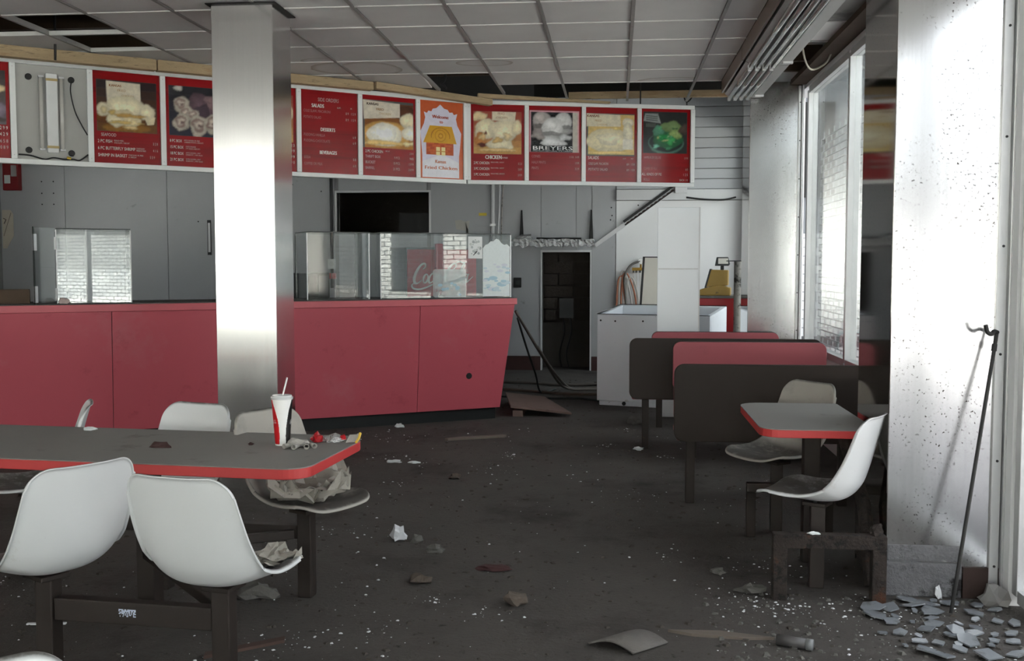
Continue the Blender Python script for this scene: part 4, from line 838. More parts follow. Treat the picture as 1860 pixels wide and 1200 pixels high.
def make_shell():
    P = smooth_path([(y, z, 0) for y, z in PROF], 6); acc = [0]
    for a, b in zip(P[:-1], P[1:]): acc.append(acc[-1] + (b - a).length)
    T = acc[-1]
    def at(t):
        t = max(0, min(T, t))
        for i in range(len(acc) - 1):
            if t <= acc[i + 1] or i == len(acc) - 2:
                k = (t - acc[i]) / max(1e-9, acc[i + 1] - acc[i]); p = P[i].lerp(P[i + 1], k); d = (P[min(i + 2, len(P) - 1)] - P[max(i - 1, 0)]).normalized(); return p, d
    def half(t):
        k = t / T
        pts = [(0, .205), (.12, .215), (.3, .220), (.45, .220), (.6, .220), (.8, .210), (.92, .200), (1, .190)]
        for (a, wa), (b, wb) in zip(pts[:-1], pts[1:]):
            if k <= b: return wa + (wb - wa) * (k - a) / (b - a)
        return .190
    def wrap(t):
        k = t / T; return .026 + .052 * math.exp(-((k - .50) / .22) ** 2)
    NS, NT = 24, 44; vs = []; fs = []
    for jj in range(NT + 3):
        j = min(max(jj - 1, 0), NT); end = -1 if jj == 0 else (1 if jj == NT + 2 else 0)
        for i in range(NS + 3):
            if i == 0: s, lip = -1, 1
            elif i == NS + 2: s, lip = 1, 1
            else: s, lip = math.sin((-1 + 2 * (i - 1) / NS) * math.pi / 2), 0
            a = abs(s); r0 = .085; r1 = .075
            c = max(0, (a - .66) / .34); arc = 1 - math.sqrt(max(0, 1 - c * c))
            t0, t1 = r0 * arc, T - r1 * arc
            t = t0 + (t1 - t0) * j / NT
            p, d = at(t); nrm = Vector((-d.y, d.x, 0))          # towards the sitter (profile runs front lip -> top)
            if nrm.dot(Vector((.05, .62, 0)) - p) < 0: nrm = -nrm
            w = wrap(t) * (a ** 2.6); x = half(t) * s * (1 - .03 * a)
            q = p + nrm * w
            if lip or end:
                q = q - nrm * .013; ce = min(1, c) if end else 1
                if lip: x += (.008 if s > 0 else -.008)
                if end: q = q + d * (.008 * end)
            vs.append((x, q.x, q.y))
    n = NS + 3
    for j in range(NT + 2):
        for i in range(n - 1): fs.append((j * n + i, j * n + i + 1, (j + 1) * n + i + 1, (j + 1) * n + i))
    return vs, fs
_sv, _sf = make_shell()
def chair(label, x, y, heading, m=None, post=True, group=None, zoff=0, parts=True):
    """heading = direction the sitter would face, degrees from +x; local +y is the front"""
    e = thing('shell_chair', label, 'chair', (x, y, zoff), R(heading - 90), group)
    mb = MB(); mb.add(_sv, _sf); o = mb.build('shell', m or m_shell, e, smooth=True)
    so_ = o.modifiers.new('thick', 'SOLIDIFY'); so_.thickness = .008; so_.offset = 0
    sd = o.modifiers.new('sub', 'SUBSURF'); sd.levels = 1; sd.render_levels = 1
    box('seat_plate', -.055, .055, -.055, .055, .385, .403, m_frame_br, e, bevel=.004)
    if post:
        po_ = box('post', -.033, .033, -.033, .033, 0, .385, m_frame_br, e, bevel=.005); po_.rotation_euler = (0, 0, -R(heading - 90) + R(-5))
    for sx in (-.035, .035): MB().tube([(sx, .0, .402), (sx, .0, .418)], .012, 8).build('rubber_mount', m_black, e)
    return e
chair('white shell chair seen from behind with its back cut by the left picture edge', -2.005, 3.48, 148)
chair('white shell chair seen from behind with paper scraps on its seat', -1.335, 3.418, 78)
chair('shell chair with a crumpled newspaper on its seat under the red-edged table end', -1.38, 4.53, -29, m_shelld)
chair('pale shell chair facing the viewer across the long table, backrest centred left of the cup', -2.07, 4.58, -107)
chair('pale shell chair seen edge-on beyond the left part of the long table', -2.78, 4.69, 207)
chair('shell chair of which only the rim of the backrest shows at the bottom left corner', -.90, 1.395, -45)
chair('white shell chair turned sideways in front of the small table by the steel column', .935, 4.90, 150)
chair('dusty shell chair facing the viewer behind the small table by the brown bench', .90, 5.90, 216, m_shelld)

# ------------------------------------------------------------------ tables
m_ttop = mat('dusty_table_laminate', (132, 129, 126), .6, 0, .1, 2, .1, 150, dirt=[((96, 92, 88), .60, .74, 5), ((140, 136, 130), .66, .78, 8)])
m_tred = mat('red_table_edge', (196, 62, 62), .45, 0, .08, 6, dirt=((120, 34, 34), .68, .76, 16))
def table_top(e, pts, z0, z1):
    MB().prism(pts, z0, z1 - .004).build('edge_band', m_tred, e, bevel=.003)
    MB().prism(pts, z1 - .004, z1).build('table_top', m_ttop, e)
t1 = thing('dining_table', 'long grey dining table with red edge standing before the counter', 'table', (-1.05, 3.72, 0), R(-5))
table_top(t1, round_rect(-2.65, -.095, 0, .76, [.10, .14, .05, .05], 8), .697, .740)
box('pedestal', -.98, -.90, .34, .42, .03, .69, m_frame_br, t1, bevel=.005); box('pedestal', -2.30, -2.22, .34, .42, .03, .69, m_frame_br, t1, bevel=.005)
box('under_plate', -1.20, -.68, .2, .56, .675, .695, m_frame_br, t1); box('under_plate', -2.5, -2.02, .2, .56, .675, .695, m_frame_br, t1)
box('beam', -.95 + .08, -.35, -.30, -.24, .24, .315, m_frame_br, t1) if 0 else None
def tloc(x, y):  # world -> table frame
    dx, dy = x + 1.05, y - 3.72; c, s = math.cos(R(5)), math.sin(R(5)); return dx * c - dy * s, dx * s + dy * c
def bar(name, p, q, z0, z1, w, parent, m, zq=None):
    (ax, ay), (bx_, by) = p, q; d = Vector((bx_ - ax, by - ay, 0)); L = d.length
    dz = 0 if zq is None else zq - z0; n = Vector((-d.y, d.x, 0)).normalized() * w / 2; a = Vector((ax, ay, 0)); b = Vector((bx_, by, 0))
    vs = [a - n + Vector((0, 0, z0)), a + n + Vector((0, 0, z0)), a + n + Vector((0, 0, z1)), a - n + Vector((0, 0, z1)), b - n + Vector((0, 0, z0 + dz)), b + n + Vector((0, 0, z0 + dz)), b + n + Vector((0, 0, z1 + dz)), b - n + Vector((0, 0, z1 + dz))]
    return MB().add(vs, [(0, 3, 2, 1), (4, 5, 6, 7), (0, 1, 5, 4), (3, 7, 6, 2), (0, 4, 7, 3), (1, 2, 6, 5)]).build(name, m, parent, bevel=.004)
c1, c2, c3, c4, c5 = tloc(-2.005, 3.48), tloc(-1.335, 3.418), tloc(-1.38, 4.53), tloc(-2.07, 4.58), tloc(-2.78, 4.69)
def inset(p, q, r=.036):
    d = Vector((q[0] - p[0], q[1] - p[1])); d.normalize(); return (p[0] + d.x * r, p[1] + d.y * r), (q[0] - d.x * r, q[1] - d.y * r)
bn = bar('beam', *inset(c1, c2), .24, .32, .05, t1, m_frame_br); bar('beam', *inset(c4, c3), .265, .325, .05, t1, m_frame_br); bar('beam', *inset(c5, c4), .265, .325, .05, t1, m_frame_br)
mid = ((c1[0] + c2[0]) / 2, (c1[1] + c2[1]) / 2); bar('brace', (mid[0] + .05, mid[1] + .03), (-1.0, .34), .27, .31, .035, t1, m_frame_br, .05)
bar('brace', (c2[0] - .02, c2[1] + .04), (-.93, .335), .27, .31, .035, t1, m_frame_br); bar('brace', (c3[0] - .05, c3[1] - .03), (-.90, .42), .27, .31, .035, t1, m_frame_br)
st_ = bn; lab = MB(); nn = Vector((c2[1] - c1[1], -(c2[0] - c1[0]), 0)).normalized(); dd = Vector((c2[0] - c1[0], c2[1] - c1[1], 0)).normalized()
cpt = Vector((mid[0], mid[1], 0)) + dd * -.015 + nn * .0258
for k in range(18):
    for r in range(6):
        if random.random() < .30 + .13 * r: a = cpt + dd * (-.033 + k * .00365) + Vector((0, 0, .270 + r * .0045)); lab.poly([a, a + dd * .0036, a + dd * .0036 + Vector((0, 0, .0044)), a + Vector((0, 0, .0044))])
lab.build('torn_label', mat('torn_label_paper', (196, 206, 226), .6), st_)
t2 = thing('dining_table', 'small grey table with red edge butted against the steel column', 'table', (.67, 4.86, 0), 0)
table_top(t2, round_rect(0, .525, 0, .93, [.03, .02, .12, .10], 6), .700, .740)
box('pedestal', .27, .35, .42, .50, 0, .70, m_frame_br, t2, bevel=.005); box('under_plate', .1, .5, .3, .64, .682, .70, m_frame_br, t2)
# rusty stools frames of the right-hand group
def uframe(label, x0, x1, y, h, m, w=.062):
    e = thing('seat_frame', label, 'frame', ((x0 + x1) / 2, y, 0), 0); hw = (x1 - x0) / 2
    box('leg', -hw - w / 2, -hw + w / 2, -w / 2, w / 2, 0, h - w, m, e, bevel=.005); box('leg', hw - w / 2, hw + w / 2, -w / 2, w / 2, 0, h - w, m, e, bevel=.005)
    box('crossbar', -hw - w / 2, hw + w / 2, -w / 2, w / 2, h - w, h, m, e, bevel=.005); return e
uf = uframe('rusty square-tube floor frame without a seat at the foot of the steel column', .735, 1.165, 4.70, .30, m_rust)
crumple('bolt_lump', '', '', (.205, 0, .30), (.035, .03, .04), m_rust, 11, parent=uf); crumple('paint_flake', '', '', (-.07, -.02, .30), (.03, .012, .012), m_paper, 12, parent=uf)
uframe('dark floor frame under the dusty chair behind the small table', .745, 1.16, 5.78, .30, m_frame_br, .05)
sb = tag(MB().tube([(1.18, 4.86, .02), (1.17, 5.0, .36), (1.10, 5.12, .66)], .034, 8).build('brace_pipe', m_rust), 'rusty slanting brace pipe beside the foot of the steel column', 'pipe')

# ------------------------------------------------------------------ booth benches
m_bbrown = mat('dark_brown_laminate', (46, 37, 33), .5, 0, .14, 2.5, dirt=((60, 50, 44), .64, .8, 5), spec=.3)
m_bpink = mat('faded_red_vinyl', (162, 80, 88), .5, 0, .06, 2.5, dirt=((146, 70, 78), .6, .75, 6))
def bench(label, x0, x1, y, z0, z1, face, posts):
    """face = +1: the seat looks away from the viewer (brown back shows); -1: the seat faces the viewer"""
    e = thing('booth_bench', label, 'bench', ((x0 + x1) / 2, y, 0), 0); hw = (x1 - x0) / 2
    M = Matrix.Rotation(R(90), 4, 'X')
    def sheet(name, ya, yb_, m, zz0, zz1, r):
        mb = MB(); mb.prism(round_rect(-hw, hw, zz0, zz1, r, 6), -yb_, -ya, M=M); return mb.build(name, m, e, bevel=.006)
    f = face
    a, b = (0, .022) if f > 0 else (-.022, 0)
    sheet('back_board', a, b, m_bbrown, z0, z1, .06)
    a, b = (.0225, .05) if f > 0 else (-.05, -.0225)
    sheet('back_pad', a, b, m_bpink, z0 + .10, z1 - .004, .06)
    ya, yb_ = (.051, .46) if f > 0 else (-.46, -.051)
    box('seat', -hw + .02, hw - .02, ya, yb_, .40, .45, m_bpink, e, bevel=.015)
    for px, dy in posts:
        box('post', px - (x0 + x1) / 2 - .028, px - (x0 + x1) / 2 + .028, dy - .028, dy + .028, 0, .40, m_frame_br, e, bevel=.004)
    return e
bench('nearest booth bench, its plain dark brown back towards the viewer', .36, 1.70, 6.45, .405, .885, 1, ((.47, .13), (1.4, .13)))
bench('faded red padded booth bench right behind the nearest brown bench back', .45, 1.63, 8.33, .40, .888, -1, ((.60, -.2), (1.4, -.2)))
bench('second brown-backed booth bench sticking out to the left behind the red one', .112, 1.62, 8.42, .41, .902, 1, ((.243, .06), (1.4, .2)))
bench('farthest faded red padded booth bench in front of the tall white panel', .335, 1.50, 9.86, .40, .865, -1, ((.40, -.25), (1.4, -.25)))

# ------------------------------------------------------------------ kitchen things
m_enamel = mat('chipped_white_enamel', (222, 226, 232), .35, 0, .04, 3, dirt=[((70, 56, 48), .665, .69, 13), ((150, 140, 130), .64, .76, 5)])
fz = thing('chest_freezer', 'white chipped chest freezer without lid beside the doorway', 'freezer', (-.195, 11.07, 0), R(-17.5))
FW, FD = 1.2, .82
def fbox(n, x0, x1, y0, y1, z0, z1f, z1b, m):
    MB().add([(x0, y0, z0), (x1, y0, z0), (x1, y1, z0), (x0, y1, z0), (x0, y0, z1f), (x1, y0, z1f), (x1, y1, z1b), (x0, y1, z1b)], [(0, 3, 2, 1), (4, 5, 6, 7), (0, 1, 5, 4), (2, 3, 7, 6), (0, 4, 7, 3), (1, 2, 6, 5)]).build(n, m, fz, bevel=.006)
fbox('front_wall', 0, FW, 0, .05, .05, .962, .965, m_enamel); fbox('rear_wall', 0, FW, FD - .05, FD, .05, 1.03, 1.035, m_enamel)
fbox('side_wall', 0, .05, .05, FD - .05, .05, .965, 1.03, m_enamel); fbox('side_wall', FW - .05, FW, .05, FD - .05, .05, .965, 1.03, m_enamel)
fbox('tank_floor', .05, FW - .05, .05, FD - .05, .3, .32, .32, m_enamel)
fbox('base', .02, FW - .02, .02, FD, 0, .05, .05, m_enamel)
m_blk = m_black
for a in ((0, FW, -.003, .006, .964, .972, .972), (0, FW, FD - .006, FD, 1.036, 1.044, 1.044), (0, .012, 0, FD, .966, .973, 1.043)): fbox('rim_gasket', *a, m_blk)
for x, z in ((.04, .90), (.20, .895), (.50, .9), (.30, .03)): MB().tube([(x, -.004, z), (x, .004, z)], .010 if z > .1 else .022, 8).build('screw_hole', m_black, fz)
hd = MB(); hd.poly([(-.02, -.01, .975), (.015, -.01, .98), (.10, .25, 1.02), (.08, .25, 1.02)]); hd.build('bent_trim', m_trim, fz)
m_panel = mat('white_panel', (232, 236, 240), .3, 0, .03, 2, dirt=((170, 172, 174), .70, .80, 9, (.6, .6, 14)))
tpn = thing('tall_panel', 'tall narrow white door panel standing between the freezer and the booth', 'panel', (.40, 10.27, 0), R(-2))
box('sheet', 0, .402, 0, .028, .0, 2.04, m_panel, tpn, bevel=.004); box('edge_strip', .395, .408, -.002, .03, .0, 2.04, m_trim, tpn); box('scratch_band', .01, .39, -.0015, 0, 1.44, 1.452, mat('grey_scratch', (206, 208, 210), .6, 0, .2, 30), tpn)
lp = thing('leaning_board', 'cream board with black edge propped behind the freezer', 'board', (.05, 12.4, 0), 0)
MB().prism([(.19, 0), (.72, 0), (.72, 1.565), (.285, 1.565)], 0, .02, M=Matrix.Rotation(R(90), 4, 'X')).build('sheet', mat('cream_sheet', (206, 202, 192), .5, 0, .1, 2), lp)
MB().add([(.165, -.022, 0), (.19, -.022, 0), (.287, -.022, 1.565), (.262, -.022, 1.575), (.165, .002, 0), (.19, .002, 0), (.287, .002, 1.565), (.262, .002, 1.575)], [(0, 1, 2, 3), (7, 6, 5, 4), (0, 3, 7, 4), (1, 5, 6, 2), (3, 2, 6, 7), (0, 4, 5, 1)]).build('edge_strip', m_black, lp)
MB().box(.262, .72, -.024, .004, 1.566, 1.578).build('edge_strip', m_black, lp)
# red side counter with cash register, pipes
rc = thing('side_counter', 'small deep red counter carrying the old cash register', 'counter', (.86, 12.45, 0), 0)
box('body', .0, .60, .02, .55, 0, 1.09, mat('deep_red_laminate', (150, 18, 26), .4, 0, .1, 3), rc, bevel=.005); box('top', -.02, .62, 0, .57, 1.09, 1.118, m_top, rc, bevel=.004)
m_mustard = mat('mustard_enamel', (152, 122, 56), .5, 0, .12, 5, dirt=((90, 74, 44), .6, .72, 8))
rg = thing('cash_register', 'old mustard yellow cash register with raised display on the red counter', 'cash register', (.985, 12.55, 1.119), R(-8))
MB().prism([(0, 0), (.36, 0), (.36, .09), (.22, .13), (0, .07)][::1], 0, .32, M=Matrix.Rotation(R(90), 4, 'X') @ Matrix.Translation((0, 0, -.32))).build('base', m_mustard, rg, bevel=.01)
MB().prism([(.07, .10), (.33, .12), (.33, .30), (.13, .305)], 0, .28, M=Matrix.Rotation(R(90), 4, 'X') @ Matrix.Translation((0, 0, -.30))).build('body', m_mustard, rg, bevel=.01)
MB().prism([(.055, .09), (.075, .09), (.135, .31), (.115, .315)], 0, .28, M=Matrix.Rotation(R(90), 4, 'X') @ Matrix.Translation((0, 0, -.30))).build('side_cheek', m_appl, rg)
box('display_post', .235, .275, .12, .16, .30, .36, m_appl, rg); 
MB().prism([(.17, .35), (.33, .35), (.345, .37), (.325, .455), (.19, .455)], 0, .10, M=Matrix.Rotation(R(90), 4, 'X') @ Matrix.Translation((0, 0, -.20))).build('display_head', m_appl, rg, bevel=.006); box('display_window', .21, .325, .094, .101, .375, .44, mat('display_pale', (206, 204, 196), .3), rg)
ppm = mat('grimy_pipe', (150, 146, 140), .5, .3, .25, 8, dirt=((40, 36, 34), .52, .62, 12))
pp = thing('standpipe', 'grimy upright pipe with a flat cap by the far column', 'pipe', (1.40, 12.2, 0), 0)
MB().tube([(0, 0, 0), (0, 0, 1.52)], .055, 12).build('pipe', ppm, pp, smooth=True); box('cap_plate', -.14, .05, -.05, .05, 1.521, 1.532, m_black, pp)
pq = thing('standpipe', 'black stained pipe pair right beside the far column', 'pipe', (1.50, 12.15, 0), 0)
MB().tube([(0, 0, 0), (0, 0, 1.38), ], .04, 10).build('pipe', ppm, pq, smooth=True); MB().tube([(.09, 0, 0), (.09, 0, 1.46)], .035, 10).build('pipe', m_black, pq, smooth=True); MB().tube([(.0, -.0, 1.38), (.0, 0, 1.43)], .05, 8).build('valve', m_black, pq)
# sloping channel and shelf on the back wall
yw = YB - .016
dg = thing('sloping_channel', 'white slotted metal channel sloping up the back wall', 'channel', (0, 0, 0))
def wallbar(e, name, p, q, w, dp, m, y=yw):
    a, b = Vector((p[0], 0, p[1])), Vector((q[0], 0, q[1])); d = (b - a).normalized(); n = Vector((-d.z, 0, d.x)) * w / 2
    vs = [Vector((v.x, yy, v.z)) for yy in (y - dp, y) for v in (a - n, b - n, b + n, a + n)]
    return MB().add(vs, [(0, 1, 2, 3), (7, 6, 5, 4), (0, 4, 5, 1), (2, 6, 7, 3), (1, 5, 6, 2), (0, 3, 7, 4)]).build(name, m, e)
wallbar(dg, 'channel', (-.29, 1.745), (.80, 2.53), .055, .05, m_trim); wallbar(dg, 'upper_rail', (.1, 2.07), (.80, 2.575), .035, .07, m_black); wallbar(dg, 'lower_rail', (.12, 2.025), (.78, 2.50), .018, .072, m_dark)
for k in range(12):
    t = k / 11; wallbar(dg, 'slot', (.14 + .60 * t, 2.05 + .432 * t), (.17 + .60 * t, 2.0716 + .432 * t), .016, .074, m_base)
box('bracket', .80, .96, yw - .10, yw, 2.46, 2.60, m_trim, dg); 
cab = wire('wall_cable', 'black cable sagging along the white back wall channel', 'cable', [(.95, yw - .06, 2.40), (1.2, yw - .07, 2.37), (1.45, yw - .07, 2.365), (1.62, yw - .06, 2.40)], .012)
sf = thing('wall_shelf', 'foil-wrapped shelf with two upright black brackets over the doorway', 'shelf', (0, 0, 0))
m_foil = mat('crumpled_foil', (200, 200, 200), .25, .9, .2, 12, .9, 30)
box('board', -1.46, -.30, yw - .26, yw, 1.80, 1.825, m_trim, sf); fo = MB()
rnd = random.Random(4); cols = 40
for k in range(cols):
    for r in range(4):
        pass
gv = [(-1.46 + 1.16 * k / cols, yw - .262 - rnd.uniform(0, .02), 1.83 - r * .028 + rnd.uniform(-.008, .008) - (r == 3) * .03 * rnd.random()) for r in range(4) for k in range(cols + 1)]
fo.add(gv, [(r * (cols + 1) + k, r * (cols + 1) + k + 1, (r + 1) * (cols + 1) + k + 1, (r + 1) * (cols + 1) + k) for r in range(3) for k in range(cols)]); fo.build('foil_skirt', m_foil, sf)
for x in (-1.315, -.347): MB().add([(x - .03, yw - .01, 1.826), (x + .03, yw - .01, 1.826), (x + .03, yw - .05, 1.826), (x - .03, yw - .05, 1.826), (x - .01, yw - .01, 2.24), (x + .01, yw - .01, 2.24), (x + .01, yw - .03, 2.24), (x - .01, yw - .03, 2.24)], [(0, 3, 2, 1), (4, 5, 6, 7), (0, 1, 5, 4), (2, 3, 7, 6), (0, 4, 7, 3), (1, 2, 6, 5)]).build('bracket', m_black, sf)
crumple('foil_bundle', 'dark foil bundle lying on the wall shelf over the doorway', 'bundle', (-1.25, yw - .14, 1.826), (.14, .08, .06), m_foil, 21)
o = tag(MB().tube(smooth_path([(-1.1, yw - .1, 1.845), (-.9, yw - .14, 1.84), (-.7, yw - .12, 1.842), (-.48, yw - .1, 1.84)]), .014, 6).build('flex_hose', m_black), 'black flexible hose lying along the wall shelf', 'hose')
# hoses and pressure gauge
hs = thing('hose_manifold', 'brass manifold with gauge and hanging hoses on the white wall', 'manifold', (0, 0, 0))
m_brs = mat('brass', (150, 118, 48), .4, .6, .15, 8); m_hose = mat('copper_hose', (186, 120, 92), .5, 0, .2, 6); m_hosew = mat('pale_hose', (200, 196, 190), .5)
box('manifold', .22, .40, yw - .08, yw - .04, 1.40, 1.44, m_brs, hs); MB().tube([(.34, yw - .10, 1.53), (.34, yw - .06, 1.53)], .045, 14).build('gauge', m_alu, hs); MB().tube([(.34, yw - .104, 1.53), (.34, yw - .1, 1.53)], .037, 14).build('gauge_face', m_white, hs); MB().tube([(.34, yw - .07, 1.44), (.34, yw - .07, 1.5)], .014, 6).build('neck', m_brs, hs)
for k, (x0, z0, x1, mm) in enumerate(((.03, 1.30, .04, m_hose), (.06, 1.36, .12, m_hosew), (.09, 1.34, .18, m_hose), (.16, 1.28, .22, m_hosew))):
    MB().tube(smooth_path([(x1 + .12, yw - .06, .3), (x1 + .1, yw - .07, .9), (x1 + .06, yw - .07, 1.15), (x0 + .06, yw - .07, z0 + .02), (x0 + .0, yw - .07, z0 - .05), (x0 - .02, yw - .06, .9), (x0 - .02, yw - .06, .4)]), .012, 6).build('hose', mm, hs, smooth=True)
MB().tube(smooth_path([(.33, yw - .09, 1.53), (.2, yw - .1, 1.47), (.12, yw - .09, 1.3), (.14, yw - .08, 1.0), (.16, yw - .08, .5)]), .017, 6).build('hose', mat('grey_hose', (120, 116, 112), .5), hs, smooth=True)
for x in (.24, .28, .33, .38): MB().tube([(x, yw - .06, 1.40), (x, yw - .06, 1.37)], .012, 6).build('valve', m_appl, hs); MB().tube([(x, yw - .06, 1.37), (x + .01, yw - .06, .9)], .007, 5).build('hose', m_hosew, hs)
# wall fittings
o = thing('conduit', 'dark vertical conduit left of the serving hatch', 'conduit', (-4.03, yw - .02, 0)); MB().tube([(0, 0, 1.15), (0, 0, 3.7)], .022, 8).build('pipe', m_appl, o, smooth=True); box('switch_box', -.05, .05, -.03, .02, 1.42, 1.56, m_trim, o); MB().tube([(0, -.032, 1.49), (0, -.028, 1.49)], .035, 12).build('dial', m_alu, o); box('red_tag', -.07, .06, -.02, .0, 1.28, 1.36, m_cola, o)
o = thing('conduit', 'white vertical pipe right of the serving hatch', 'pipe', (-1.72, yw - .025, 0)); MB().tube([(0, 0, .9), (0, 0, 3.7)], .026, 8).build('pipe', m_trim, o, smooth=True); box('clamp', -.04, .04, -.03, .02, 2.02, 2.05, m_alu, o)
for k, (x, lb_) in enumerate(((-1.625, 'grey loose wire hanging just right of the white wall pipe'), (-1.57, 'brownish loose wire hanging second from the white wall pipe'))):
    wire('hanging_wire', lb_, 'wire', [(x, yw - .02, 3.6), (x + .01, yw - .03, 2.8), (x - .02 * k, yw - .03, 2.3), (x - .04, yw - .02, 1.5)], .010, ppm if k else m_alu)
o = thing('alarm_box', 'red alarm box with white label high on the left wall panel', 'alarm box', (-8.90, yw, 2.56)); box('case', 0, .24, -.10, 0, 0, .40, mat('alarm_red', (140, 26, 34), .5), o, bevel=.01); box('label_plate', .03, .12, -.104, -.1, .10, .22, m_paper, o); box('handle', .15, .22, -.13, -.1, .2, .36, m_alu, o)
o = thing('wall_notice', 'cream paper notice with cut corners at the left edge of the wall', 'notice', (-9.0 + .02, yw, 1.72)); MB().prism([(0, .12), (.0, .0), (.06, .0), (.17, .18), (.17, .5), (.13, .56), (0, .56)], 0, .006, M=Matrix.Rotation(R(90), 4, 'X')).build('sheet', mat('cream_paper', (206, 198, 182), .8), o); MB().tube([(.02, -.009, .44), (.06, -.009, .42), (.03, -.009, .36)], .006, 5).build('ink_mark', m_base, o); MB().tube([(.14, -.009, .52), (.02, -.009, .18)], .003, 5).build('crease', m_brown, o)
o = thing('wall_socket', 'black wall socket on the back wall left of the doorway', 'socket', (-1.37, yw, 1.16)); box('plate', -.06, .05, -.03, 0, 0, .14, m_black, o, bevel=.008); box('insert', -.03, .03, -.036, -.03, .04, .10, m_appl, o)
o = tag(box('sticker', -1.92, -1.81, yw - .003, yw, 2.165, 2.205, mat('yellow_sticker', (206, 184, 40), .5)), 'small yellow sticker on the wall beside the white pipe', 'sticker')
o = tag(MB().prism([(-2.24, 1.98), (-2.06, 1.95), (-2.08, 1.90), (-2.05, 2.10), (-2.12, 2.08), (-2.18, 2.11), (-2.26, 2.10)][::-1], 0, .003, M=Matrix.Translation((0, yw - .0005, 0)) @ Matrix.Rotation(R(90), 4, 'X')).build('torn_notice', mat('torn_notice_paper', (190, 188, 180), .8, 0, .15, 12)), 'torn paper remnant on the wall right of the serving hatch', 'paper')
o = thing('wall_hook_plate', 'narrow dark slot frame on the wall just left of the steel pillar', 'frame', (-5.86, yw, 1.62)); box('frame', 0, .05, -.02, 0, 0, .50, m_black, o); box('insert', .012, .045, -.024, -.02, .04, .46, m_trim, o)
o = thing('fuse_box', 'dark electric box with cables inside the low doorway', 'fuse box', (-.70, 14.96, .72)); box('case', -.1, .1, -.02, .05, 0, .28, m_appl, o); [MB().tube(smooth_path([(x, .0, .0), (x + .02, -.02, -.2), (x - .05, -.01, -.5), (x - .02, 0, -.70)]), .012, 5).build('cable', m_black, o) for x in (-.05, .05)]
for k in range(8):
    x, z = random.choice(((-8.55, 2.52), (-8.36, 2.52), (-8.55, 2.16), (-8.36, 2.16), (-.05, 2.32), (-.03, 2.18), (.0, 2.1), (-2.3, 2.66)))

# ------------------------------------------------------------------ things on the long table
TZ = .7405
def cup():
    e = thing('paper_cup', 'tall red, white and black soft drink cup with lid and straw on the table', 'cup', (-1.388, 4.235, TZ)); H = .198; NA, NZ = 160, 64
    m_c = print_mat('cup_print', .35, .03, 10); RED, BLK, WHI = lin((206, 22, 30)), lin((22, 20, 20)), lin((244, 244, 242)); mb = MB(); vs = []
    def rad(z): return .030 + (.044 - .030) * z / H
    for j in range(NZ + 1):
        z = H * j / NZ
        for i in range(NA): a = 2 * math.pi * i / NA; vs.append((rad(z) * math.cos(a), rad(z) * math.sin(a), z))
    base = math.atan2(-4.235, 1.388)          # towards the viewer
    for j in range(NZ):
        t = (j + .5) / NZ; wl_ = float(np.interp(t, (0, .05, .2, .4, .55, .75, .95), (.45, .41, .35, .41, .5, .78, 1.15))); wr_ = float(np.interp(t, (0, .2, .4, .55, .75, .95), (.5, .40, .45, .56, .72, 1.05)))
        for i in range(NA):
            a = (2 * math.pi * (i + .5) / NA - base + math.pi) % (2 * math.pi) - math.pi   # >0 = to the viewer's right
            col = WHI if (-wl_ < a < wr_ or abs(a) > 2.6) else (RED if a < 0 else BLK)
            if t < .03 or t > .97: col = WHI
            i2 = (i + 1) % NA; mb.add([vs[j * NA + i], vs[j * NA + i2], vs[(j + 1) * NA + i2], vs[(j + 1) * NA + i]], [(0, 1, 2, 3)], 0, col)
    mb.build('cup_wall', m_c, e, smooth=True)
    def wrapc(a0, z0, s):
        def pl(x, y, l): a = base + a0 + x * s / .037; z = z0 + y * s; r = rad(z) + .0006; return (r * math.cos(a), r * math.sin(a), z)
        return pl
    lg_ = MB(); script_logo(lg_, wrapc(-1.95, .092, .050)); script_logo(lg_, wrapc(.95, .092, .050)); lg_.build('lettering', m_white, e)
    MB().tube([(0, 0, 0), (0, 0, .003)], .0295, 24).build('cup_base', m_white, e)
    MB().tube([(0, 0, H - .004), (0, 0, H + .004), (0, 0, H + .0045), (0, 0, H + .012)], [.0465, .0465, .042, .040], 32).build('lid', mat('clear_lid', (206, 208, 208), .2), e)
    MB().tube([(-.004, 0, .10), (.004, .0, H + .012), (.022, .005, H + .085)], .0036, 8).build('straw', m_white, e)
cup()
def wad(name, label, cat, parts_, loc):
    e = thing(name, label, cat, loc); 
    for nm, m, pts, r in parts_: MB().tube(smooth_path(pts, 4), r, 7).build(nm, m, e, smooth=True)
    return e
m_napk = mat('grey_napkin', (176, 172, 166), .8, 0, .2, 20, .4, 60)
e = thing('rolled_wrapper', 'bunch of rolled grey paper wrappers beside the drink cup', 'wrapper', (-1.30, 4.16, TZ))
for k, (x, y, a) in enumerate(((-.05, .0, 240), (.0, -.02, 262), (.055, .0, 285), (.08, .03, 305))):
    d = Vector((math.cos(R(a)), math.sin(R(a)), 0)); p = Vector((x * .7, y * .7, .011)); mb = MB()
    mb.tube([p - d * .04, p, p + d * .03], [.006, .008, .011], 10, caps=False); mb.build('paper_roll', m_napk, e, smooth=True); e.children[-1].modifiers.new('t', 'SOLIDIFY').thickness = .0015
crumple('crease_lump', '', '', (-.01, .03, 0), (.05, .03, .03), m_napk, 31, parent=e)
e = thing('snack_wrapper', 'torn silver and red snack wrapper with yellow end on the table corner', 'wrapper', (-1.19, 4.33, TZ))
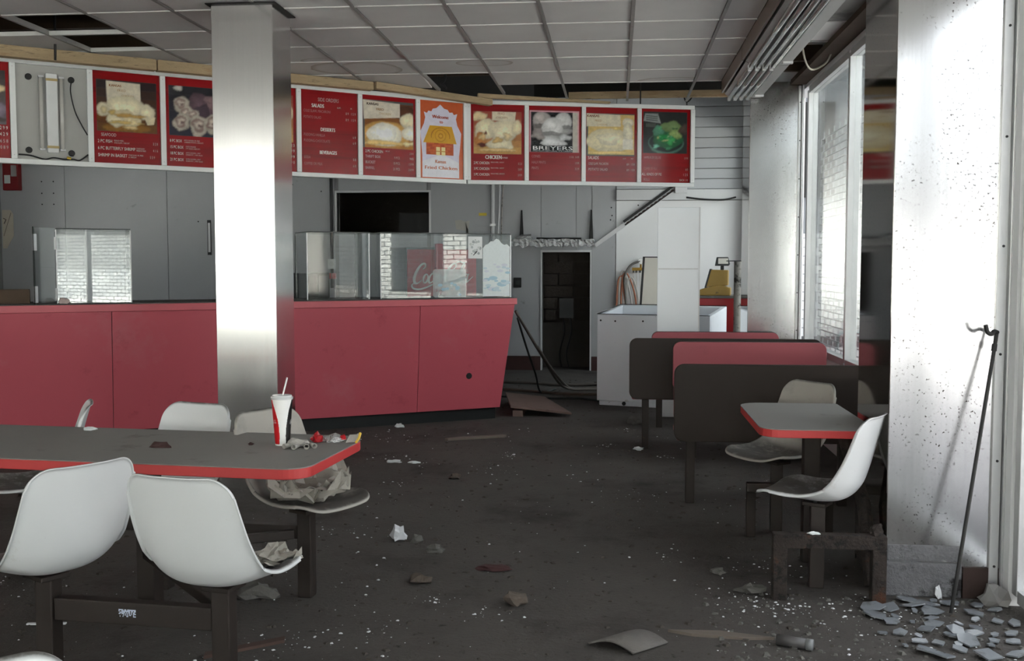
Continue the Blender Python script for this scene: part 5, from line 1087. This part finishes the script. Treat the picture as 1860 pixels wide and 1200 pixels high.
crumple('red_end', '', '', (-.075, .0, 0), (.035, .03, .03), mat('wrapper_red', (170, 20, 30), .3), 33, parent=e); crumple('silver_body', '', '', (-.01, -.005, 0), (.055, .03, .028), m_foil, 34, parent=e); crumple('red_spot', '', '', (.04, -.01, .012), (.016, .012, .016), mat('wrapper_red2', (190, 24, 34), .3), 35, parent=e)
MB().add([(.055, -.03, .002), (.10, -.025, .004), (.10, .02, .03), (.06, .02, .028), (.09, -.028, .006), (.105, -.026, .006), (.106, .022, .034), (.093, .022, .033)], [(0, 1, 2, 3), (4, 5, 6, 7)]).build('flap', m_napk, e)
MB().tube([(.10, -.028, .004), (.104, .0, .016), (.105, .024, .034)], .006, 6).build('yellow_end', mat('yellow_end', (226, 186, 70), .4), e)
crumple('dry_leaf', 'dark dry leaf curled on the middle of the long table', 'leaf', (-1.87, 4.12, TZ), (.05, .015, .018), m_base, 36)
crumple('paper_scrap', 'white scrap at the far edge of the long table', 'paper', (-2.38, 4.52, TZ), (.035, .02, .012), m_paper, 37)
crumple('dirt_lump', 'small dark lump on the table left of the drink cup', 'debris', (-1.52, 4.22, TZ), (.016, .012, .008), m_base, 38)
# folded newspaper / bag on chair seats
m_news = mat('yellowed_newsprint', (178, 174, 164), .8, 0, .12, 6, dirt=((110, 106, 100), .58, .66, 26))
def folded(name, label, cat, loc, w, d, h, seed, rz=0):
    rnd = random.Random(seed); e = thing(name, label, cat, loc, rz)
    for q in range(3):
        n = 7; vs = []
        for j in range(n):
            for i in range(n):
                u, v = i / (n - 1) - .5, j / (n - 1) - .5
                vs.append((u * w * (1 - .12 * q) + rnd.uniform(-.012, .012), v * d * (1 - .1 * q) + rnd.uniform(-.012, .012), .006 + q * .012 + h * (max(0, abs(u) + abs(v) - .25 - .1 * q)) * rnd.uniform(.5, 1.5) + (rnd.uniform(0, h * .4) if (i + j + q) % 2 else 0)))
        MB().add(vs, [(j * n + i, j * n + i + 1, (j + 1) * n + i + 1, (j + 1) * n + i) for j in range(n - 1) for i in range(n - 1)]).build('sheet', m_news, e)
    return e
folded('newspaper', 'crumpled newspaper heaped on the chair seat under the table end', 'newspaper', (-1.36, 4.50, .432), .36, .30, .17, 3, .4)
folded('paper_bag', 'flattened grey paper bag on the seat of the near white chair', 'bag', (-1.22, 3.52, .432), .22, .18, .05, 5, .9)

# ------------------------------------------------------------------ hooked rod, planks, rubbish on the floor
rod = thing('hooked_rod', 'thin black hooked rod leaning on the near steel column', 'rod', (1.43, 4.535, 0))
MB().tube([(0, 0, .012), (.22, .19, 1.20)], .0085, 8).build('shaft', m_wire, rod)
MB().tube(smooth_path([(.222, .192, 1.20), (.20, .17, 1.205), (.185, .155, 1.195), (.165, .145, 1.205), (.155, .14, 1.235)]), .010, 8).build('hook', m_wire, rod, smooth=True); MB().tube([(.206, .18, 1.12), (.210, .184, 1.15)], .012, 8).build('collar', m_wire, rod)
m_plank = mat('grey_weathered_plank', (112, 102, 94), .85, 0, .2, 4, .3, 30, vec=(1, 8, 8))
o = MB().prism([(-.02, 0), (.0, -.035), (.50, -.03), (.53, .0), (.50, .03), (.12, .035)], 0, .018).build('loose_plank', m_plank); o.location = (-1.42, 8.72, 0); o.rotation_euler = (0, 0, R(24)); tag(o, 'splintered grey plank lying on the floor before the counter', 'plank')
m_ply = mat('dusty_plywood', (120, 100, 92), .8, 0, .15, 3, .2, 30, dirt=((86, 66, 60), .55, .7, 4))
o = MB().prism([(0, 0), (.60, .0), (.30, .98), (-.12, .98)], 0, .02).build('plywood_sheet', [m_ply]); o.location = (-1.02, 10.13, .088); o.rotation_euler = (0, R(6), R(2)); tag(o, 'dusty plywood sheet tilted on rubble at the counter end', 'board')
bk = MB().box(0, .10, 0, .9, 0, .06).build('timber_offcut', m_ply); bk.location = (-1.0, 10.14, 0); tag(bk, 'short timber offcut under the tilted plywood sheet', 'timber')
# a bundle of pipes and cables trailing from the counter end to the doorway
m_pipe = mat('dirty_grey_pipe', (92, 86, 80), .6, .1, .2, 6); m_cabl = mat('black_green_cable', (26, 32, 30), .5)
for k, (lb_, pts, r, mm) in enumerate((
    ('black cable hanging from the counter end nearest the counter', [(-.98, 10.45, .95), (-.93, 10.9, .62), (-.88, 11.5, .28), (-.85, 11.9, .03), (-.7, 12.3, .02)], .012, m_cabl),
    ('long grey pipe slanting from the counter end down to the floor', [(-1.0, 10.45, 1.02), (-.8, 11.1, .55), (-.6, 11.9, .10), (-.3, 12.2, .03), (.0, 12.3, .03)], .016, m_pipe),
    ('second grey pipe lying across the floor before the doorway', [(-.82, 11.0, .62), (-.66, 11.5, .28), (-.5, 12.2, .03), (-.2, 12.35, .03), (.1, 12.2, .03)], .015, m_pipe),
    ('thin brown pipe lying flat on the floor near the freezer foot', [(-1.5, 12.3, .02), (-1.0, 12.0, .025), (-.5, 11.8, .02), (.0, 11.9, .02), (.3, 12.1, .02)], .018, mat('brown_pipe', (84, 70, 60), .7)),
    ('dusty pipe lying farthest from the counter before the doorway', [(-1.7, 13.0, .02), (-1.1, 12.8, .03), (-.6, 12.7, .02), (.1, 12.9, .02)], .02, m_pipe),
    ('flat dusty cable lying across the floor towards the freezer', [(-1.3, 11.6, .012), (-.8, 11.45, .015), (-.4, 11.5, .012), (-.15, 11.3, .012)], .012, m_cabl))):
    wire('loose_pipe' if mm is not m_cabl else 'loose_cable', lb_, 'pipe' if mm is not m_cabl else 'cable', pts, r, mm)
m_stone = mat('grey_stone', (104, 102, 98), .9, 0, .25, 9, .5, 40); m_clump = mat('dried_rubbish', (96, 86, 78), .9, 0, .35, 14, .5, 50); m_dred = mat('dark_red_rag', (74, 44, 44), .9, 0, .3, 9, .4, 40)
m_wad = mat('white_tissue', (226, 228, 232), .8, 0, .08, 9)
for lb_, cat, loc, size, mm, nm in (
    ('white crumpled tissue on the floor between the table and the aisle', 'tissue', (-1.164, 5.50, 0), (.05, .035, .065), m_wad, 'crumpled_tissue'),
    ('flat grey round stone beside the crumpled tissue', 'stone', (-1.06, 5.49, 0), (.045, .035, .03), m_stone, 'stone'),
    ('dark red rag flattened in the middle of the floor', 'rag', (-.585, 5.02, 0), (.10, .05, .015), m_dred, 'rag'),
    ('brown rubbish clump nearest the viewer in mid floor', 'debris', (-.435, 4.50, 0), (.06, .045, .045), m_clump, 'rubbish_clump'),
    ('grey rubble lump to the right of the stone and tissue', 'debris', (-.93, 5.30, 0), (.05, .04, .03), m_stone, 'rubble_lump'),
    ('rubbish clump left of the dark red rag', 'debris', (-.91, 4.77, 0), (.06, .035, .035), m_clump, 'rubbish_clump'),
    ('grey crumpled rubbish heap under the long table end', 'debris', (-1.60, 4.50, 0), (.11, .07, .05), m_stone, 'rubbish_heap'),
    ('small white scrap in mid floor behind the plank', 'scrap', (-1.11, 7.15, 0), (.045, .03, .03), m_clump, 'paper_scrap'),
    ('torn white paper strip lying on the floor right of the cup', 'paper', (-1.66, 7.70, 0), (.06, .04, .015), m_paper, 'paper_scrap'),
    ('second torn white paper strip beside the first right of the cup', 'paper', (-1.50, 7.68, 0), (.05, .03, .012), m_paper, 'paper_scrap'),
    ('white paper wad against the black kick board', 'paper', (-1.96, 9.35, 0), (.05, .03, .03), m_paper, 'paper_wad'),
    ('white scrap beside the second bench post', 'paper', (.19, 8.42, 0), (.05, .05, .02), m_paper, 'paper_scrap'),
    ('squashed dusty carton on the floor left of the bench posts', 'carton', (.19, 9.78, 0), (.08, .06, .06), m_stone, 'squashed_carton'),
    ('large pale rock in the corner by the window jamb', 'rock', (1.66, 4.70, 0), (.065, .05, .075), mat('pale_rock', (130, 128, 126), .9, 0, .15, 6), 'rock'),
    ('white porcelain chip standing against the column plinth', 'chip', (1.447, 4.765, 0), (.016, .010, .055), m_wad, 'porcelain_chip'),
    ('flat grey stone by the left leg of the rusty frame', 'stone', (.62, 4.78, 0), (.075, .05, .03), m_stone, 'stone'),
    ('fallen rubble lump left of the glass heap', 'debris', (.50, 5.05, 0), (.04, .03, .025), m_stone, 'rubble_lump')):
    crumple(nm, lb_, cat, loc, size, mm, hash(lb_) % 1000 if 0 else sum(map(ord, lb_)))
# curved shingle near the bottom edge
sv = []; N = 10
for j in range(2):
    for i in range(N + 1):
        t = i / N; sv.append((-.10 + .20 * t + (j - .5) * -.16 * 0 + j * .06, -.09 + j * .18, .012 + .03 * math.sin(t * math.pi)))
o = MB().add(sv, [(i, i + 1, N + 2 + i, N + 1 + i) for i in range(N)]).build('roof_shingle', mat('grey_shingle', (112, 108, 104), .9, 0, .2, 12, .5, 60), smooth=True); o.modifiers.new('t', 'SOLIDIFY').thickness = .008; o.location = (.03, 4.07, 0); o.rotation_euler = (0, 0, R(-28)); tag(o, 'curled grey shingle lying near the bottom edge of the picture', 'shingle')
o = box('tile_strip', 0, .16, 0, .016, 0, .006, m_wad); o.location = (-2.43, 4.04, 0); o.rotation_euler = (0, 0, R(8)); tag(o, 'white plastic strip on the floor at the left edge', 'strip')
o = MB().prism([(0, 0), (.10, -.02), (.30, .0), (.42, .04), (.2, .05)], 0, .012).build('wood_splinter', m_plank); o.location = (.22, 4.22, 0); o.rotation_euler = (0, 0, R(-12)); tag(o, 'long thin wood splinter left of the broken glass', 'splinter')
o = MB().prism([(0, 0), (.32, -.01), (.34, .03), (.02, .04)], 0, .012).build('wood_splinter', mat('reddish_wood', (82, 64, 58), .9)); o.location = (-1.55, 3.75, 0); o.rotation_euler = (0, 0, R(40)); tag(o, 'reddish wood splinter on the floor under the near chairs', 'splinter')

bt = thing('plastic_tube', 'dark capped plastic tube lying near the bottom edge left of the glass', 'tube', (.64, 4.12, 0), R(-22))
MB().tube([(0, 0, .022), (.115, 0, .022)], .021, 14).build('body', mat('dark_tube', (86, 84, 84), .4), bt, smooth=True); MB().tube([(.115, 0, .022), (.14, 0, .022)], .022, 14).build('cap', mat('grey_cap', (126, 128, 130), .3), bt, smooth=True)
# broken window glass below the jamb: each shard by itself
m_shard = mat('dusty_glass_shard', (132, 137, 143), .14, 0, .15, 8, dirt=((96, 95, 94), .52, .70, 10), spec=.9)
rnd = random.Random(19); n = 0; spots = []
while n < 46:
    x, y = rnd.uniform(1.02, 1.66), rnd.uniform(3.98, 4.72)
    if (x - 1.38) ** 2 / .12 + (y - 4.38) ** 2 / .14 > 1.1 * rnd.uniform(.5, 1): continue
    if any((x - a) ** 2 + (y - b) ** 2 < .0036 for a, b in spots): continue
    if (x - 1.43) ** 2 + (y - 4.535) ** 2 < .006: continue
    spots.append((x, y)); k = rnd.randint(4, 6); a0 = rnd.uniform(0, 6.28); L = .018 + .042 * rnd.random() ** 1.7
    pts = [(L * rnd.uniform(.6, 1.15) * math.cos(a0 + 6.283 * i / k) * 1.25, L * rnd.uniform(.5, 1.0) * math.sin(a0 + 6.283 * i / k)) for i in range(k)]
    o = MB().prism(pts, 0, .006).build('glass_shard', m_shard); o.location = (x, y, .004 + L * .12); o.rotation_euler = (rnd.uniform(-.16, .2), rnd.uniform(-.14, .14), rnd.uniform(0, 6.28))
    tag(o, 'pale shard of broken window glass in the heap beside the hooked rod', 'glass shard', 'broken glass shards by the near column'); n += 1

# loose dirt nobody could count
def scatter(name, label, m, count, region, smin, smax, flat, seed, dens=None, clus=0):
    rnd = random.Random(seed); mb = MB(); cs = [(rnd.uniform(*region[0]), region[1][0] + (region[1][1] - region[1][0]) * rnd.random() ** 1.5, rnd.uniform(.03, .16)) for _ in range(clus)]
    while len(mb.f) < count * 6:
        x, y = rnd.uniform(*region[0]), region[1][0] + (region[1][1] - region[1][0]) * rnd.random() ** 1.5
        if cs and rnd.random() < .72:
            q_ = rnd.choice(cs); x, y = rnd.gauss(q_[0], q_[2]), rnd.gauss(q_[1], q_[2])
            if not (region[0][0] < x < region[0][1] and region[1][0] < y < region[1][1]): continue
        if dens and rnd.random() > dens(x, y): continue
        s = smin + (smax - smin) * rnd.random() ** 3; a = rnd.uniform(0, 6.28); c, si = math.cos(a), math.sin(a)
        q = [(-1, -.7), (.9, -.8), (1.1, .6), (-.8, .9)]; h = s * flat * rnd.uniform(.6, 1.3); vs = []
        for z, k in ((0, 1), (h, .62)):
            for px, py in q:
                px, py = px * s * k * rnd.uniform(.6, 1.2), py * s * k * rnd.uniform(.6, 1.2); vs.append((x + px * c - py * si, y + px * si + py * c, z))
        mb.add(vs, [(0, 3, 2, 1), (4, 5, 6, 7), (0, 1, 5, 4), (1, 2, 6, 5), (2, 3, 7, 6), (3, 0, 4, 7)])
    o = mb.build(name, m); o['kind'] = 'stuff'; o['label'] = label; o['category'] = 'debris'; return o
def free(x, y):   # keep clear of the counter, the freezer and the columns
    dx, dy = x + 1.064, y - 10.068; u, v = dx * .866 + dy * .5, -dx * .5 + dy * .866
    if u < -.05 and -.05 < v < .62: return 0
    dx, dy = x + .195, y - 11.07; u, v = dx * .9537 - dy * .3007, dx * .3007 + dy * .9537
    if -.03 < u < 1.25 and -.03 < v < .87: return 0
    return 0 if x > 1.2 and y > 4.77 else 1
def near_glass(x, y): return (.15 + .85 * math.exp(-((x - 1.1) ** 2) / .35 - ((y - 4.3) ** 2) / .5) + .25 * math.exp(-((x + 1.4) ** 2) / .5 - ((y - 4.6) ** 2) / .8)) * free(x, y)
scatter('plaster_crumbs', 'tiny white plaster crumbs scattered over the floor', m_wad, 1500, ((-3.2, 1.6), (3.3, 9.5)), .0016, .0085, .5, 5, near_glass, 60)
scatter('dirt_clods', 'small dark dirt clods scattered over the floor', mat('dirt_clod', (74, 68, 63), .95, 0, .3, 9), 3200, ((-3.4, 1.65), (3.3, 13.5)), .003, .018, .45, 6, free)
scatter('grit', 'grey grit and gravel near the broken glass', m_stone, 500, ((.4, 1.66), (3.7, 4.75)), .003, .016, .6, 8)
